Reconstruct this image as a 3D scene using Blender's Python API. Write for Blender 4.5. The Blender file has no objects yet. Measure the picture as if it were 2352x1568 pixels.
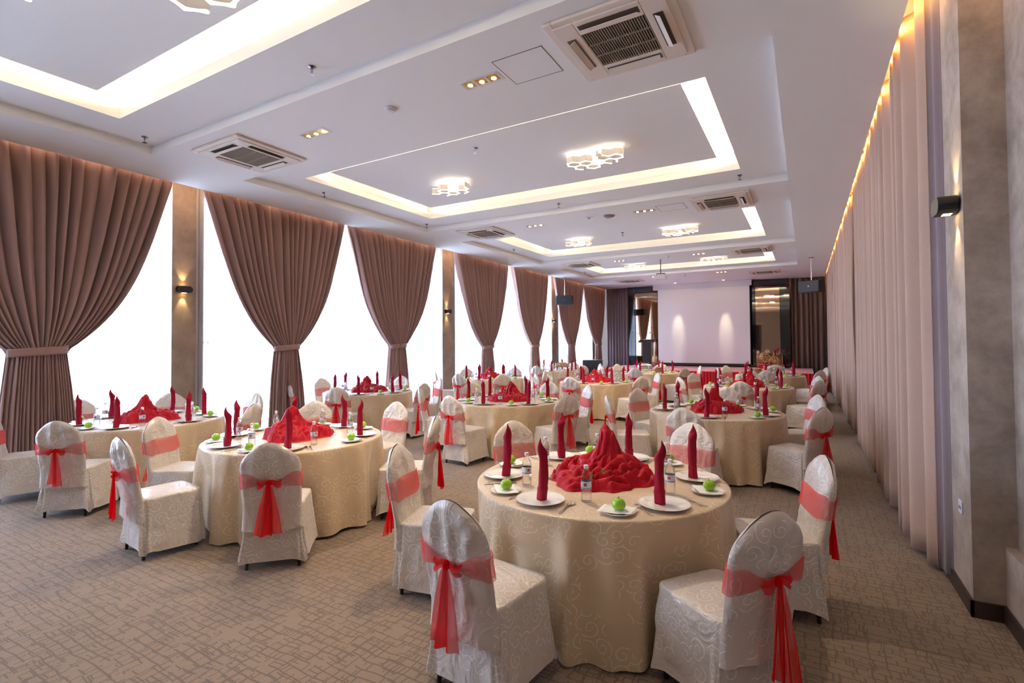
import bpy, math, random
import numpy as np
from mathutils import Vector, Matrix, noise
PI = math.pi
sin, cos, rad = math.sin, math.cos, math.radians
scn = bpy.context.scene
COL = scn.collection
RND = random.Random(7)

# ------------------------------------------------------------------ materials
def lin(c):
    return tuple((v/255/12.92 if v/255 <= .04045 else ((v/255+.055)/1.055)**2.4) for v in c)
def mat(name):
    m = bpy.data.materials.new(name); m.use_nodes = True
    nt = m.node_tree; nt.nodes.clear()
    out = nt.nodes.new('ShaderNodeOutputMaterial')
    return m, nt, out
def N(nt, typ, **kw):
    n = nt.nodes.new(typ)
    for k, v in kw.items():
        if k.startswith('i_'):
            key = k[2:]
            key = int(key) if key.isdigit() else key.replace('_', ' ')
            n.inputs[key].default_value = v
        else: setattr(n, k, v)
    return n
def L(nt, a, ao, b, bi): nt.links.new(a.outputs[ao], b.inputs[bi])
def math_(nt, op, a, b=None, c=None):
    n = nt.nodes.new('ShaderNodeMath'); n.operation = op
    for i, v in enumerate((a, b, c)):
        if v is None: continue
        if isinstance(v, (int, float)): n.inputs[i].default_value = v
        else: nt.links.new(v, n.inputs[i])
    return n.outputs[0]
def ramp(nt, fac, stops):
    r = nt.nodes.new('ShaderNodeValToRGB')
    el = r.color_ramp.elements
    while len(el) < len(stops): el.new(.5)
    for e, (p, c) in zip(el, stops): e.position = p; e.color = (*c, 1)
    nt.links.new(fac, r.inputs[0]); return r.outputs[0]
def simple(name, rgb, rough=.6, metal=0, spec=.5, coat=0, sheen=0, noise_scale=0, var=.0, bump=0, emis=None, estr=0):
    m, nt, out = mat(name)
    b = N(nt, 'ShaderNodeBsdfPrincipled')
    c = lin(rgb)
    b.inputs['Base Color'].default_value = (*c, 1); b.inputs['Roughness'].default_value = rough
    b.inputs['Metallic'].default_value = metal; b.inputs['Specular IOR Level'].default_value = spec
    b.inputs['Coat Weight'].default_value = coat; b.inputs['Sheen Weight'].default_value = sheen
    if emis: b.inputs['Emission Color'].default_value = (*lin(emis), 1); b.inputs['Emission Strength'].default_value = estr
    if noise_scale:
        tc = N(nt, 'ShaderNodeTexCoord'); nz = N(nt, 'ShaderNodeTexNoise'); nz.inputs['Scale'].default_value = noise_scale
        nz.inputs['Detail'].default_value = 6
        L(nt, tc, 'Object', nz, 'Vector')
        if var: 
            col = ramp(nt, nz.outputs[0], [(.3, tuple(v*(1-var) for v in c)), (.7, tuple(min(1, v*(1+var)) for v in c))])
            nt.links.new(col, b.inputs['Base Color'])
        if bump:
            bp = N(nt, 'ShaderNodeBump'); bp.inputs['Strength'].default_value = bump; bp.inputs['Distance'].default_value = .01
            L(nt, nz, 0, bp, 'Height'); L(nt, bp, 0, b, 'Normal')
    L(nt, b, 0, out, 0); return m

def scroll_mask(nt, vec, scale, lo, hi):
    """vine scroll embroidery: spiral line inside every voronoi cell"""
    vor = N(nt, 'ShaderNodeTexVoronoi'); vor.voronoi_dimensions = '2D'; vor.inputs['Scale'].default_value = scale
    vor.inputs['Randomness'].default_value = .75
    nt.links.new(vec, vor.inputs['Vector'])
    sc = N(nt, 'ShaderNodeVectorMath', operation='SCALE'); nt.links.new(vec, sc.inputs[0]); sc.inputs['Scale'].default_value = 1.0
    sub = N(nt, 'ShaderNodeVectorMath', operation='SUBTRACT'); L(nt, sc, 0, sub, 0); L(nt, vor, 'Position', sub, 1)
    sp = N(nt, 'ShaderNodeSeparateXYZ'); L(nt, sub, 0, sp, 0)
    th = math_(nt, 'ARCTAN2', sp.outputs[1], sp.outputs[0])
    dist = vor.outputs['Distance']
    t = math_(nt, 'MULTIPLY', th, 1/(2*PI))
    csep = N(nt, 'ShaderNodeSeparateColor'); L(nt, vor, 'Color', csep, 0)
    t = math_(nt, 'ADD', t, csep.outputs[0])
    rr = math_(nt, 'MULTIPLY', math_(nt, 'POWER', dist, .8), 3.0)
    f = math_(nt, 'FRACT', math_(nt, 'ADD', math_(nt, 'ADD', t, rr), 4.0))
    d = math_(nt, 'ABSOLUTE', math_(nt, 'SUBTRACT', f, .5))
    line = math_(nt, 'LESS_THAN', d, .07)
    inside = math_(nt, 'LESS_THAN', dist, .62)
    core = math_(nt, 'GREATER_THAN', dist, .06)
    nz = N(nt, 'ShaderNodeTexNoise'); nz.inputs['Scale'].default_value = scale*.35; nt.links.new(vec, nz.inputs['Vector'])
    msk = math_(nt, 'GREATER_THAN', nz.outputs[0], .47)
    return math_(nt, 'MULTIPLY', math_(nt, 'MULTIPLY', line, inside), math_(nt, 'MULTIPLY', core, msk))

def damask(name, rgb, rgb2, scale, rough=.42, coords='UV', wr=1.0):
    m, nt, out = mat(name)
    tc = N(nt, 'ShaderNodeTexCoord')
    b = N(nt, 'ShaderNodeBsdfPrincipled')
    wrp = N(nt, 'ShaderNodeTexNoise'); wrp.inputs['Scale'].default_value = scale*.8; L(nt, tc, coords, wrp, 'Vector')
    ad = N(nt, 'ShaderNodeVectorMath', operation='MULTIPLY_ADD'); L(nt, wrp, 1, ad, 0); ad.inputs[1].default_value = (.25/scale,)*3; L(nt, tc, coords, ad, 2)
    mk = scroll_mask(nt, ad.outputs[0], scale, 0, 1)
    mix = N(nt, 'ShaderNodeMix', data_type='RGBA'); mix.inputs[6].default_value = (*lin(rgb), 1); mix.inputs[7].default_value = (*lin(rgb2), 1)
    nt.links.new(mk, mix.inputs[0]); L(nt, mix, 2, b, 'Base Color')
    b.inputs['Roughness'].default_value = rough; b.inputs['Sheen Weight'].default_value = .25; b.inputs['Specular IOR Level'].default_value = .55
    # creases of pressed satin
    w1 = N(nt, 'ShaderNodeTexNoise'); w1.inputs['Scale'].default_value = 5; w1.inputs['Detail'].default_value = 5; w1.inputs['Distortion'].default_value = 1.2
    L(nt, tc, 'Object', w1, 'Vector')
    w2 = N(nt, 'ShaderNodeTexNoise'); w2.inputs['Scale'].default_value = 300; L(nt, tc, 'Object', w2, 'Vector')
    b1 = N(nt, 'ShaderNodeBump'); b1.inputs['Strength'].default_value = .55*wr; b1.inputs['Distance'].default_value = .03; L(nt, w1, 0, b1, 'Height')
    b2 = N(nt, 'ShaderNodeBump'); b2.inputs['Strength'].default_value = .12; b2.inputs['Distance'].default_value = .002; L(nt, w2, 0, b2, 'Height'); L(nt, b1, 0, b2, 'Normal')
    L(nt, b2, 0, b, 'Normal'); L(nt, b, 0, out, 0); return m

def fabric(name, rgb, rough=.85, sheen=.3, trans=0, weave=600):
    m, nt, out = mat(name)
    tc = N(nt, 'ShaderNodeTexCoord')
    b = N(nt, 'ShaderNodeBsdfPrincipled'); c = lin(rgb)
    nz = N(nt, 'ShaderNodeTexNoise'); nz.inputs['Scale'].default_value = weave; nz.inputs['Detail'].default_value = 3; L(nt, tc, 'Object', nz, 'Vector')
    nt.links.new(ramp(nt, nz.outputs[0], [(.25, tuple(v*.82 for v in c)), (.75, tuple(min(1, v*1.15) for v in c))]), b.inputs['Base Color'])
    b.inputs['Roughness'].default_value = rough; b.inputs['Sheen Weight'].default_value = sheen; b.inputs['Specular IOR Level'].default_value = .2
    bp = N(nt, 'ShaderNodeBump'); bp.inputs['Strength'].default_value = .15; bp.inputs['Distance'].default_value = .002; L(nt, nz, 0, bp, 'Height'); L(nt, bp, 0, b, 'Normal')
    if trans:
        t = N(nt, 'ShaderNodeBsdfTranslucent'); t.inputs[0].default_value = (*c, 1)
        mx = N(nt, 'ShaderNodeMixShader'); mx.inputs[0].default_value = trans; L(nt, b, 0, mx, 1); L(nt, t, 0, mx, 2); L(nt, mx, 0, out, 0)
    else: L(nt, b, 0, out, 0)
    return m

def sheer(name, rgb, transp, trl, edge=None):
    m, nt, out = mat(name)
    c = lin(rgb)
    d = N(nt, 'ShaderNodeBsdfDiffuse'); d.inputs[0].default_value = (*c, 1)
    t = N(nt, 'ShaderNodeBsdfTranslucent'); t.inputs[0].default_value = (*c, 1)
    tp = N(nt, 'ShaderNodeBsdfTransparent')
    a = N(nt, 'ShaderNodeMixShader'); a.inputs[0].default_value = trl; L(nt, d, 0, a, 1); L(nt, t, 0, a, 2)
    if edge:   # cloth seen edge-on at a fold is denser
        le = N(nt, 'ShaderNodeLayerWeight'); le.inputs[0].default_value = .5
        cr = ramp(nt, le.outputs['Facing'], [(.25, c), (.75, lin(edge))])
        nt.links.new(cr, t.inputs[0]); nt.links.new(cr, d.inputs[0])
    # threads lie edge-on at folds: less see-through at grazing angles
    lw = N(nt, 'ShaderNodeLayerWeight'); lw.inputs[0].default_value = .35
    fac = math_(nt, 'MULTIPLY', math_(nt, 'SUBTRACT', 1.0, lw.outputs['Facing']), transp)
    bx = N(nt, 'ShaderNodeMixShader'); nt.links.new(fac, bx.inputs[0]); L(nt, a, 0, bx, 1); L(nt, tp, 0, bx, 2)
    L(nt, bx, 0, out, 0); return m

def plaster(name, a, b_, rough=.75):
    m, nt, out = mat(name)
    tc = N(nt, 'ShaderNodeTexCoord'); b = N(nt, 'ShaderNodeBsdfPrincipled')
    n1 = N(nt, 'ShaderNodeTexNoise'); n1.inputs['Scale'].default_value = 3.2; n1.inputs['Detail'].default_value = 9; n1.inputs['Roughness'].default_value = .68; n1.inputs['Distortion'].default_value = .15
    L(nt, tc, 'Object', n1, 'Vector')
    nt.links.new(ramp(nt, n1.outputs[0], [(.32, lin(a)), (.68, lin(b_))]), b.inputs['Base Color'])
    b.inputs['Roughness'].default_value = rough
    bp = N(nt, 'ShaderNodeBump'); bp.inputs['Strength'].default_value = .25; bp.inputs['Distance'].default_value = .01; L(nt, n1, 0, bp, 'Height'); L(nt, bp, 0, b, 'Normal')
    L(nt, b, 0, out, 0); return m

def carpet():
    m, nt, out = mat('patterned_carpet')
    tc = N(nt, 'ShaderNodeTexCoord'); b = N(nt, 'ShaderNodeBsdfPrincipled')
    wn = N(nt, 'ShaderNodeTexNoise'); wn.inputs['Scale'].default_value = 4.0; wn.inputs['Detail'].default_value = 2; L(nt, tc, 'Object', wn, 'Vector')
    wa = N(nt, 'ShaderNodeVectorMath', operation='MULTIPLY_ADD'); L(nt, wn, 1, wa, 0); wa.inputs[1].default_value = (.06, .06, 0); L(nt, tc, 'Object', wa, 2)
    def bricks(rot, sx, w, h, off, seed, thr):
        mp = N(nt, 'ShaderNodeMapping'); L(nt, wa, 0, mp, 0); mp.inputs['Rotation'].default_value = (0, 0, rot); mp.inputs['Location'].default_value = (seed, seed*.7, 0)
        br = N(nt, 'ShaderNodeTexBrick'); L(nt, mp, 0, br, 0)
        br.offset = off; br.offset_frequency = 2; br.squash = 1.35; br.squash_frequency = 3
        br.inputs['Scale'].default_value = sx; br.inputs['Mortar Size'].default_value = .035; br.inputs['Mortar Smooth'].default_value = .3
        br.inputs['Brick Width'].default_value = w; br.inputs['Row Height'].default_value = h
        nz = N(nt, 'ShaderNodeTexNoise'); nz.inputs['Scale'].default_value = 7; L(nt, mp, 0, nz, 'Vector')
        msk = math_(nt, 'GREATER_THAN', nz.outputs[0], thr)
        return math_(nt, 'MULTIPLY', br.outputs['Fac'], msk)
    f = math_(nt, 'MAXIMUM', bricks(0, 6.6, .75, .38, .37, 0, .42), bricks(PI/2, 7.4, 1.0, .55, .61, 3.3, .47))
    f = math_(nt, 'MAXIMUM', f, bricks(0, 8.4, .45, .62, .23, 8.1, .53))
    pile = N(nt, 'ShaderNodeTexNoise'); pile.inputs['Scale'].default_value = 260; pile.inputs['Detail'].default_value = 3; L(nt, tc, 'Object', pile, 'Vector')
    big = N(nt, 'ShaderNodeTexNoise'); big.inputs['Scale'].default_value = 1.1; L(nt, tc, 'Object', big, 'Vector')
    A = ramp(nt, pile.outputs[0], [(.3, lin((108, 90, 74))), (.7, lin((158, 137, 115)))])
    mix = N(nt, 'ShaderNodeMix', data_type='RGBA'); nt.links.new(A, mix.inputs[6]); mix.inputs[7].default_value = (*lin((84, 68, 54)), 1)
    nt.links.new(math_(nt, 'MULTIPLY', f, .62), mix.inputs[0])
    mul = N(nt, 'ShaderNodeMix', data_type='RGBA', blend_type='MULTIPLY'); mul.inputs[0].default_value = .5
    L(nt, mix, 2, mul, 6); nt.links.new(ramp(nt, big.outputs[0], [(.3, (.75, .75, .75)), (.7, (1, 1, 1))]), mul.inputs[7])
    L(nt, mul, 2, b, 'Base Color')
    b.inputs['Roughness'].default_value = .95; b.inputs['Specular IOR Level'].default_value = .1; b.inputs['Sheen Weight'].default_value = .2
    bp = N(nt, 'ShaderNodeBump'); bp.inputs['Strength'].default_value = .5; bp.inputs['Distance'].default_value = .006
    nt.links.new(math_(nt, 'SUBTRACT', pile.outputs[0], math_(nt, 'MULTIPLY', f, .6)), bp.inputs['Height']); L(nt, bp, 0, b, 'Normal')
    L(nt, b, 0, out, 0); return m

def emit(name, rgb, s):
    m, nt, out = mat(name); e = N(nt, 'ShaderNodeEmission'); e.inputs[0].default_value = (*lin(rgb), 1); e.inputs[1].default_value = s; L(nt, e, 0, out, 0); return m
def glass_thin(name, tint=(1, 1, 1), refl=.08):
    m, nt, out = mat(name)
    t = N(nt, 'ShaderNodeBsdfTransparent'); t.inputs[0].default_value = (*tint, 1)
    g = N(nt, 'ShaderNodeBsdfGlossy'); g.inputs['Roughness'].default_value = .03
    fr = N(nt, 'ShaderNodeFresnel'); fr.inputs[0].default_value = 1.45
    mx = N(nt, 'ShaderNodeMixShader'); L(nt, fr, 0, mx, 0); L(nt, t, 0, mx, 1); L(nt, g, 0, mx, 2); L(nt, mx, 0, out, 0); return m

M = {}
M['ceiling'] = simple('ceiling_paint', (241, 242, 243), .85, spec=.2)
M['cover'] = damask('damask_chair_cover', (208, 197, 184), (242, 238, 230), 12.5, .30, wr=1.7)
M['cloth'] = damask('damask_tablecloth', (205, 180, 144), (232, 213, 180), 11.0, .42, wr=.6)
M['crimson'] = fabric('crimson_cloth', (166, 0, 26), .5, .0, weave=420)
M['napkin'] = fabric('burgundy_napkin_cloth', (140, 2, 36), .7, .0, weave=500)
M['sash'] = sheer('red_organza', (238, 92, 92), .68, .35)
M['bow'] = sheer('red_organza_layers', (232, 14, 26), .28, .4)
M['black'] = simple('black_paint', (22, 21, 23), .45)
M['china'] = simple('white_china', (246, 242, 235), .12, coat=.6, spec=.6)
M['paper'] = simple('white_paper', (240, 238, 232), .8)
M['apple'] = simple('green_apple_skin', (140, 190, 30), .28, coat=.3, noise_scale=9, var=.14)
M['stem'] = simple('brown_stem', (84, 58, 30), .8)
M['steel'] = simple('polished_steel', (200, 196, 190), .16, metal=1)
M['silver'] = simple('brushed_silver', (205, 205, 205), .22, metal=1)
M['carpet'] = carpet()
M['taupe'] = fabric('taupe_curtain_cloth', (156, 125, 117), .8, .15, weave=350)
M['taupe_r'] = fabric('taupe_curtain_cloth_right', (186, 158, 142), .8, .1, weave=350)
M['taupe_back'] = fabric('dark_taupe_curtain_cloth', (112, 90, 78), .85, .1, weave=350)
M['lilac'] = fabric('lilac_grey_curtain_cloth', (126, 112, 116), .8, .3, weave=350)
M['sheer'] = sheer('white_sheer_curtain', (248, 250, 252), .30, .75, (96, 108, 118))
M['plaster'] = plaster('grey_brown_plaster', (136, 122, 110), (186, 172, 160))
M['pillar'] = plaster('taupe_pillar_plaster', (128, 110, 94), (162, 143, 124))
M['rear'] = simple('rear_wall_paint', (150, 135, 122), .8)
M['base'] = simple('dark_baseboard', (52, 38, 34), .4, noise_scale=6, var=.2)
M['blackgloss'] = simple('black_gloss_panel', (14, 14, 20), .07, coat=1)
M['mirror'] = simple('bronze_mirror', (188, 160, 134), .03, metal=1)
M['screen'] = simple('projection_screen', (246, 243, 241), .75)
M['white_metal'] = simple('white_housing', (226, 222, 224), .45)
M['ac'] = simple('air_conditioner_plastic', (226, 216, 206), .5)
M['acdark'] = simple('vent_cavity', (84, 72, 62), .8)
M['grille'] = simple('vent_grille', (150, 136, 118), .6)
M['gold'] = simple('gilt_reflector', (205, 160, 70), .25, metal=1)
M['chrome'] = simple('chrome_sprinkler', (150, 145, 148), .25, metal=1)
M['smoke'] = simple('white_plastic', (226, 224, 232), .5)
M['redtop'] = fabric('orange_red_stage_carpet', (206, 74, 54), .9, .3)
M['redskirt'] = fabric('red_stage_skirt', (196, 16, 34), .8, .3)
M['frame'] = simple('window_frame_paint', (150, 152, 156), .5)
M['pane'] = glass_thin('window_glass')
M['alu'] = simple('window_sill', (200, 200, 200), .5)
M['lampwhite'] = simple('lamp_white', (205, 198, 192), .5)
M['lampglow'] = emit('lamp_glow', (255, 244, 226), 1.9)
M['spot'] = emit('spot_bulb', (255, 214, 140), 14)
M['bottle'] = None
M['label'] = simple('bottle_label', (214, 222, 236), .45)
M['labelred'] = simple('bottle_label_red', (196, 60, 84), .45)
M['labelblue'] = simple('bottle_label_blue', (96, 140, 196), .45)
M['cap'] = simple('white_bottle_cap', (236, 238, 240), .4)
M['leaf'] = simple('green_leaf', (70, 110, 40), .5, noise_scale=30, var=.3)
M['wood'] = simple('warm_wood', (140, 96, 60), .5, noise_scale=12, var=.25)
M['speaker'] = simple('speaker_black', (30, 32, 40), .55, noise_scale=200, bump=.2)
M['dome'] = simple('dark_dome', (120, 104, 108), .3, coat=.5)
M['gilt'] = simple('gilt_ornament', (190, 150, 96), .35, metal=.7)
M['wicker'] = simple('wicker', (150, 118, 84), .7, noise_scale=60, var=.4, bump=.4)
M['ply'] = simple('table_board', (150, 120, 88), .6)
M['bounce_ground'] = simple('outside_ground', (222, 220, 216), .9)  # ground made near-white to bounce daylight up onto the ceiling
m, nt, out = mat('bottle_water')
gl = N(nt, 'ShaderNodeBsdfGlass'); gl.inputs['IOR'].default_value = 1.30; gl.inputs['Roughness'].default_value = .02; gl.inputs[0].default_value = (.97, .985, 1, 1)
tp = N(nt, 'ShaderNodeBsdfTransparent'); tp.inputs[0].default_value = (.96, .97, .98, 1)
mx = N(nt, 'ShaderNodeMixShader'); mx.inputs[0].default_value = .55; L(nt, gl, 0, mx, 1); L(nt, tp, 0, mx, 2); L(nt, mx, 0, out, 0)
M['bottle'] = m

# ------------------------------------------------------------------ mesh helpers
class MB:
    def __init__(s): s.v = []; s.f = []; s.uv = None
    def add(s, vs, fs):
        o = len(s.v); s.v += [tuple(v) for v in vs]; s.f += [tuple(i+o for i in f) for f in fs]; return s
    def box(s, x0, y0, z0, x1, y1, z1):
        return s.add([(x0,y0,z0),(x1,y0,z0),(x1,y1,z0),(x0,y1,z0),(x0,y0,z1),(x1,y0,z1),(x1,y1,z1),(x0,y1,z1)],
                     [(0,3,2,1),(4,5,6,7),(0,1,5,4),(1,2,6,5),(2,3,7,6),(3,0,4,7)])
    def grid(s, fn, nu, nv, closed_u=False, flip=False):
        vs = [fn(i/(nu if closed_u else nu), j/nv) for j in range(nv+1) for i in range(nu if closed_u else nu+1)]
        W = nu if closed_u else nu+1; fs = []
        for j in range(nv):
            for i in range(nu):
                a = j*W+i; b = j*W+(i+1) % W if closed_u else j*W+i+1
                q = (a, b, b+W, a+W); fs.append(q[::-1] if flip else q)
        return s.add(vs, fs)
    def lathe(s, prof, n=24, c=(0, 0, 0), cap0=True, cap1=True, ax='z'):
        vs = []; c = Vector(c)
        for r, z in prof:
            for i in range(n):
                a = 2*PI*i/n; p = (r*cos(a), r*sin(a), z)
                if ax == 'x': p = (z, r*cos(a), r*sin(a))
                if ax == 'y': p = (r*sin(a), z, r*cos(a))
                vs.append((p[0]+c[0], p[1]+c[1], p[2]+c[2]))
        fs = []
        for j in range(len(prof)-1):
            for i in range(n):
                a = j*n+i; b = j*n+(i+1) % n; fs.append((a, b, b+n, a+n))
        if cap0: fs.append(tuple(range(n))[::-1])
        if cap1: fs.append(tuple((len(prof)-1)*n+i for i in range(n)))
        return s.add(vs, fs)
    def cyl(s, p0, p1, r, n=12, r1=None):
        p0, p1 = Vector(p0), Vector(p1); d = (p1-p0); q = d.to_track_quat('Z', 'Y'); r1 = r if r1 is None else r1
        vs = []
        for p, rr in ((p0, r), (p1, r1)):
            for i in range(n):
                a = 2*PI*i/n; vs.append(p + q @ Vector((rr*cos(a), rr*sin(a), 0)))
        fs = [(i, (i+1) % n, (i+1) % n+n, i+n) for i in range(n)] + [tuple(range(n))[::-1], tuple(range(n, 2*n))]
        return s.add(vs, fs)
    def tube(s, pts, r, n=8):
        pts = [Vector(p) for p in pts]; vs = []
        for k, p in enumerate(pts):
            d = pts[min(k+1, len(pts)-1)]-pts[max(k-1, 0)]; q = d.to_track_quat('Z', 'Y')
            rr = r[k] if isinstance(r, (list, tuple)) else r
            for i in range(n):
                a = 2*PI*i/n; vs.append(p+q @ Vector((rr*cos(a), rr*sin(a), 0)))
        fs = []
        for j in range(len(pts)-1):
            for i in range(n):
                a = j*n+i; b = j*n+(i+1) % n; fs.append((a, b, b+n, a+n))
        fs.append(tuple(range(n))[::-1]); fs.append(tuple((len(pts)-1)*n+i for i in range(n)))
        return s.add(vs, fs)
    def prism(s, pts, z0, z1):
        n = len(pts)
        return s.add([(x, y, z0) for x, y in pts]+[(x, y, z1) for x, y in pts],
                     [tuple(range(n))[::-1], tuple(range(n, 2*n))]+[(i, (i+1) % n, (i+1) % n+n, i+n) for i in range(n)])
    def ball(s, c, r, nu=16, nv=10, sc=(1, 1, 1)):
        c = Vector(c)
        return s.grid(lambda u, v: (c[0]+sc[0]*r*sin(PI*v)*cos(2*PI*u), c[1]+sc[1]*r*sin(PI*v)*sin(2*PI*u), c[2]-sc[2]*r*cos(PI*v)), nu, nv, True)
    def xf(s, mtx):
        s.v = [tuple(mtx @ Vector(v)) for v in s.v]; return s
    def build(s, name, material, parent=None, smooth=False, bevel=0, boxuv=False, weld=0, angle=None):
        me = bpy.data.meshes.new(name); me.from_pydata(s.v, [], s.f); 
        me.materials.append(material)
        if boxuv:
            uvl = me.uv_layers.new(name='UVMap')
            me.update()
            vc = np.empty(len(me.vertices)*3); me.vertices.foreach_get('co', vc); vc = vc.reshape(-1, 3)
            for p in me.polygons:
                n = p.normal; ax = 0 if abs(n.x) > abs(n.y) and abs(n.x) > abs(n.z)*.9 else (1 if abs(n.y) > abs(n.z)*.9 else 2)
                for li in p.loop_indices:
                    co = vc[me.loops[li].vertex_index]
                    uvl.data[li].uv = ((co[1]+3, co[2]), (co[0], co[2]), (co[0]+7, co[1]))[ax]
        if weld:
            import bmesh
            bm = bmesh.new(); bm.from_mesh(me); bmesh.ops.remove_doubles(bm, verts=bm.verts, dist=weld)
            bmesh.ops.recalc_face_normals(bm, faces=bm.faces); bm.to_mesh(me); bm.free()
        if smooth: me.polygons.foreach_set('use_smooth', [True]*len(me.polygons))
        me.update()
        o = bpy.data.objects.new(name, me); COL.objects.link(o)
        if parent: o.parent = parent
        if bevel:
            b = o.modifiers.new('bevel', 'BEVEL'); b.width = bevel; b.segments = 2; b.limit_method = 'ANGLE'
        if angle is not None and smooth:
            me.set_sharp_from_angle(angle=rad(angle))
        return o
def nz(x, y=0, z=0): return noise.noise(Vector((x, y, z)))
def tag(o, label, cat, group=None, kind=None):
    o['label'] = label; o['category'] = cat
    if group: o['group'] = group
    if kind: o['kind'] = kind
    return o
def struct(o): o['kind'] = 'structure'; return o
def thing(name, loc, rz=0):
    o = bpy.data.objects.new(name, None); COL.objects.link(o); o.location = loc; o.rotation_euler = (0, 0, rz); o.empty_display_size = .1; return o
KIDS = {}
def copy_tree(root):
    r = root.copy(); COL.objects.link(r)
    for ch in root.children:
        c = ch.copy(); COL.objects.link(c); c.parent = r
        for g in ch.children:
            d = g.copy(); COL.objects.link(d); d.parent = c
    return r
USED = set()
def place(proto, loc, rz=0, label=None, group=None, cat=None, scale=None):
    if proto.name in USED: r = copy_tree(proto)
    else: USED.add(proto.name); r = proto
    r.location = loc; r.rotation_euler = (r.rotation_euler[0], r.rotation_euler[1], rz)
    if scale: r.scale = (scale,)*3
    if label: r['label'] = label
    if group: r['group'] = group
    if cat: r['category'] = cat
    return r

# ------------------------------------------------------------------ camera
F_PX, YAW, PITCH, ROLL, DY, EYE = 1165.946, rad(30.065566), rad(1.27770592), rad(-.39865389), -26.155, 1.70
cam = bpy.data.cameras.new('camera'); camo = bpy.data.objects.new('camera', cam); COL.objects.link(camo)
Fv = Vector((-sin(YAW)*cos(PITCH), cos(YAW)*cos(PITCH), sin(PITCH))); Rv = Vector((cos(YAW), sin(YAW), 0)); Uv = Rv.cross(Fv)
R2 = Rv*cos(ROLL)+Uv*sin(ROLL); U2 = -Rv*sin(ROLL)+Uv*cos(ROLL)
mm = Matrix((R2, U2, -Fv)).transposed().to_4x4(); mm.translation = (0, 0, EYE); camo.matrix_world = mm
cam.sensor_fit = 'HORIZONTAL'; cam.sensor_width = 36; cam.lens = F_PX/2352*36; cam.shift_y = DY/2352; cam.clip_start = .05; cam.clip_end = 300
scn.camera = camo

# ------------------------------------------------------------------ room shell
XL, XR, YB, YF, ZC = -9.0, 1.07, 22.95, -4.0, 4.1
SLOTL, SLOTR = -8.10, .67
struct(MB().box(XL-.4, YF-.2, -.1, XR+.4, YB+.3, 0).build('floor', M['carpet']))
coffers = [((-.95, 3.25), (-.36, 2.66)), ((4.46, 8.66), (5.07, 8.08)), ((9.93, 14.17), (10.52, 13.6)), ((15.5, 18.6), (16.12, 18.05))]
OX0, OX1, IX0, IX1 = -7.15, -.19, -6.56, -.79
cb = MB()
def ring(mb, X0, X1, Y0, Y1, x0, x1, y0, y1, z0, z1):
    mb.box(X0, Y0, z0, x0, Y1, z1); mb.box(x1, Y0, z0, X1, Y1, z1); mb.box(x0, Y0, z0, x1, y0, z1); mb.box(x0, y1, z0, x1, Y1, z1)
# soffit
cb.box(SLOTL, YF, ZC, OX0, YB, ZC+.106); cb.box(OX1, YF, ZC, SLOTR, YB, ZC+.106)
ys = YF
for (a, b), _ in coffers: cb.box(OX0, ys, ZC, OX1, a, ZC+.106); ys = b
cb.box(OX0, ys, ZC, OX1, YB, ZC+.106)
for (a, b), (c, d) in coffers:
    z1 = ZC+.105
    ring(cb, OX0-.3, OX1+.3, a-.3, b+.3, IX0-.03, IX1+.03, c-.03, d+.03, z1, z1+.03)           # raised border
    ring(cb, IX0-.03, IX1+.03, c-.03, d+.03, IX0, IX1, c, d, z1, z1+.120)       # upstand lip
    ring(cb, IX0-.34, IX1+.34, c-.34, d+.34, IX0-.30, IX1+.30, c-.30, d+.30, z1+.02, z1+.36)  # cove back
    cb.box(IX0-.34, c-.34, z1+.34, IX1+.34, d+.34, z1+.38)                       # upper slab
cb.box(XL-.2, YF, 4.45, SLOTL, YB, 4.55); cb.box(SLOTR, YF, 4.45, XR+.3, YB, 4.55)   # slot tops
cb.box(SLOTL, YF, ZC+.1, SLOTL+.04, YB, 4.5); cb.box(SLOTR-.04, YF, ZC+.1, SLOTR, YB, 4.5)
struct(cb.build('ceiling', M['ceiling']))
for k, (_, (c, d)) in enumerate(coffers):
    o = struct(MB().box(-6.32, c+.26, 4.33, -1.07, d-.30, ZC+.445).build('ceiling', M['ceiling']))
# left wall: pillars, sill, head, window frames
pill = [(-4.0, -2.4), (4.25, 4.80), (11.22, 11.85), (18.30, 18.92), (22.7, 23.2)]
for k, (a, b) in enumerate(pill):
    struct(MB().box(XL-.3, a, 0, -8.79, b, 4.46).build('wall_left', M['pillar']))
bays = [(-2.4, 4.25), (4.80, 11.22), (11.85, 18.30), (18.92, 22.7)]
wn = 1
for a, b in bays:
    struct(MB().box(XL-.3, a, -.05, XL, b, .12).box(XL-.3, a, 4.25, XL, b, 4.5).build('wall_left', M['pillar']))
    struct(MB().box(XL-.0, a, 0, -8.82, b, .065).build('baseboard_left', M['base']))
    fr = MB(); n = max(2, round((b-a)/1.52)); w = (b-a)/n
    for i in range(n+1): fr.box(XL-.10, a+i*w-.03, .12, XL-.02, a+i*w+.03, 4.25)
    for zz in (.14, 1.72, 4.22): fr.box(XL-.10, a, zz-.025, XL-.02, b, zz+.025)
    win = struct(fr.build('window_%d' % wn, M['frame']))
    for i in range(n):
        MB().box(XL-.065, a+i*w+.03, .165, XL-.055, a+(i+1)*w-.03, 4.195).build('pane', M['pane'], win)
    wn += 1
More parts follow.
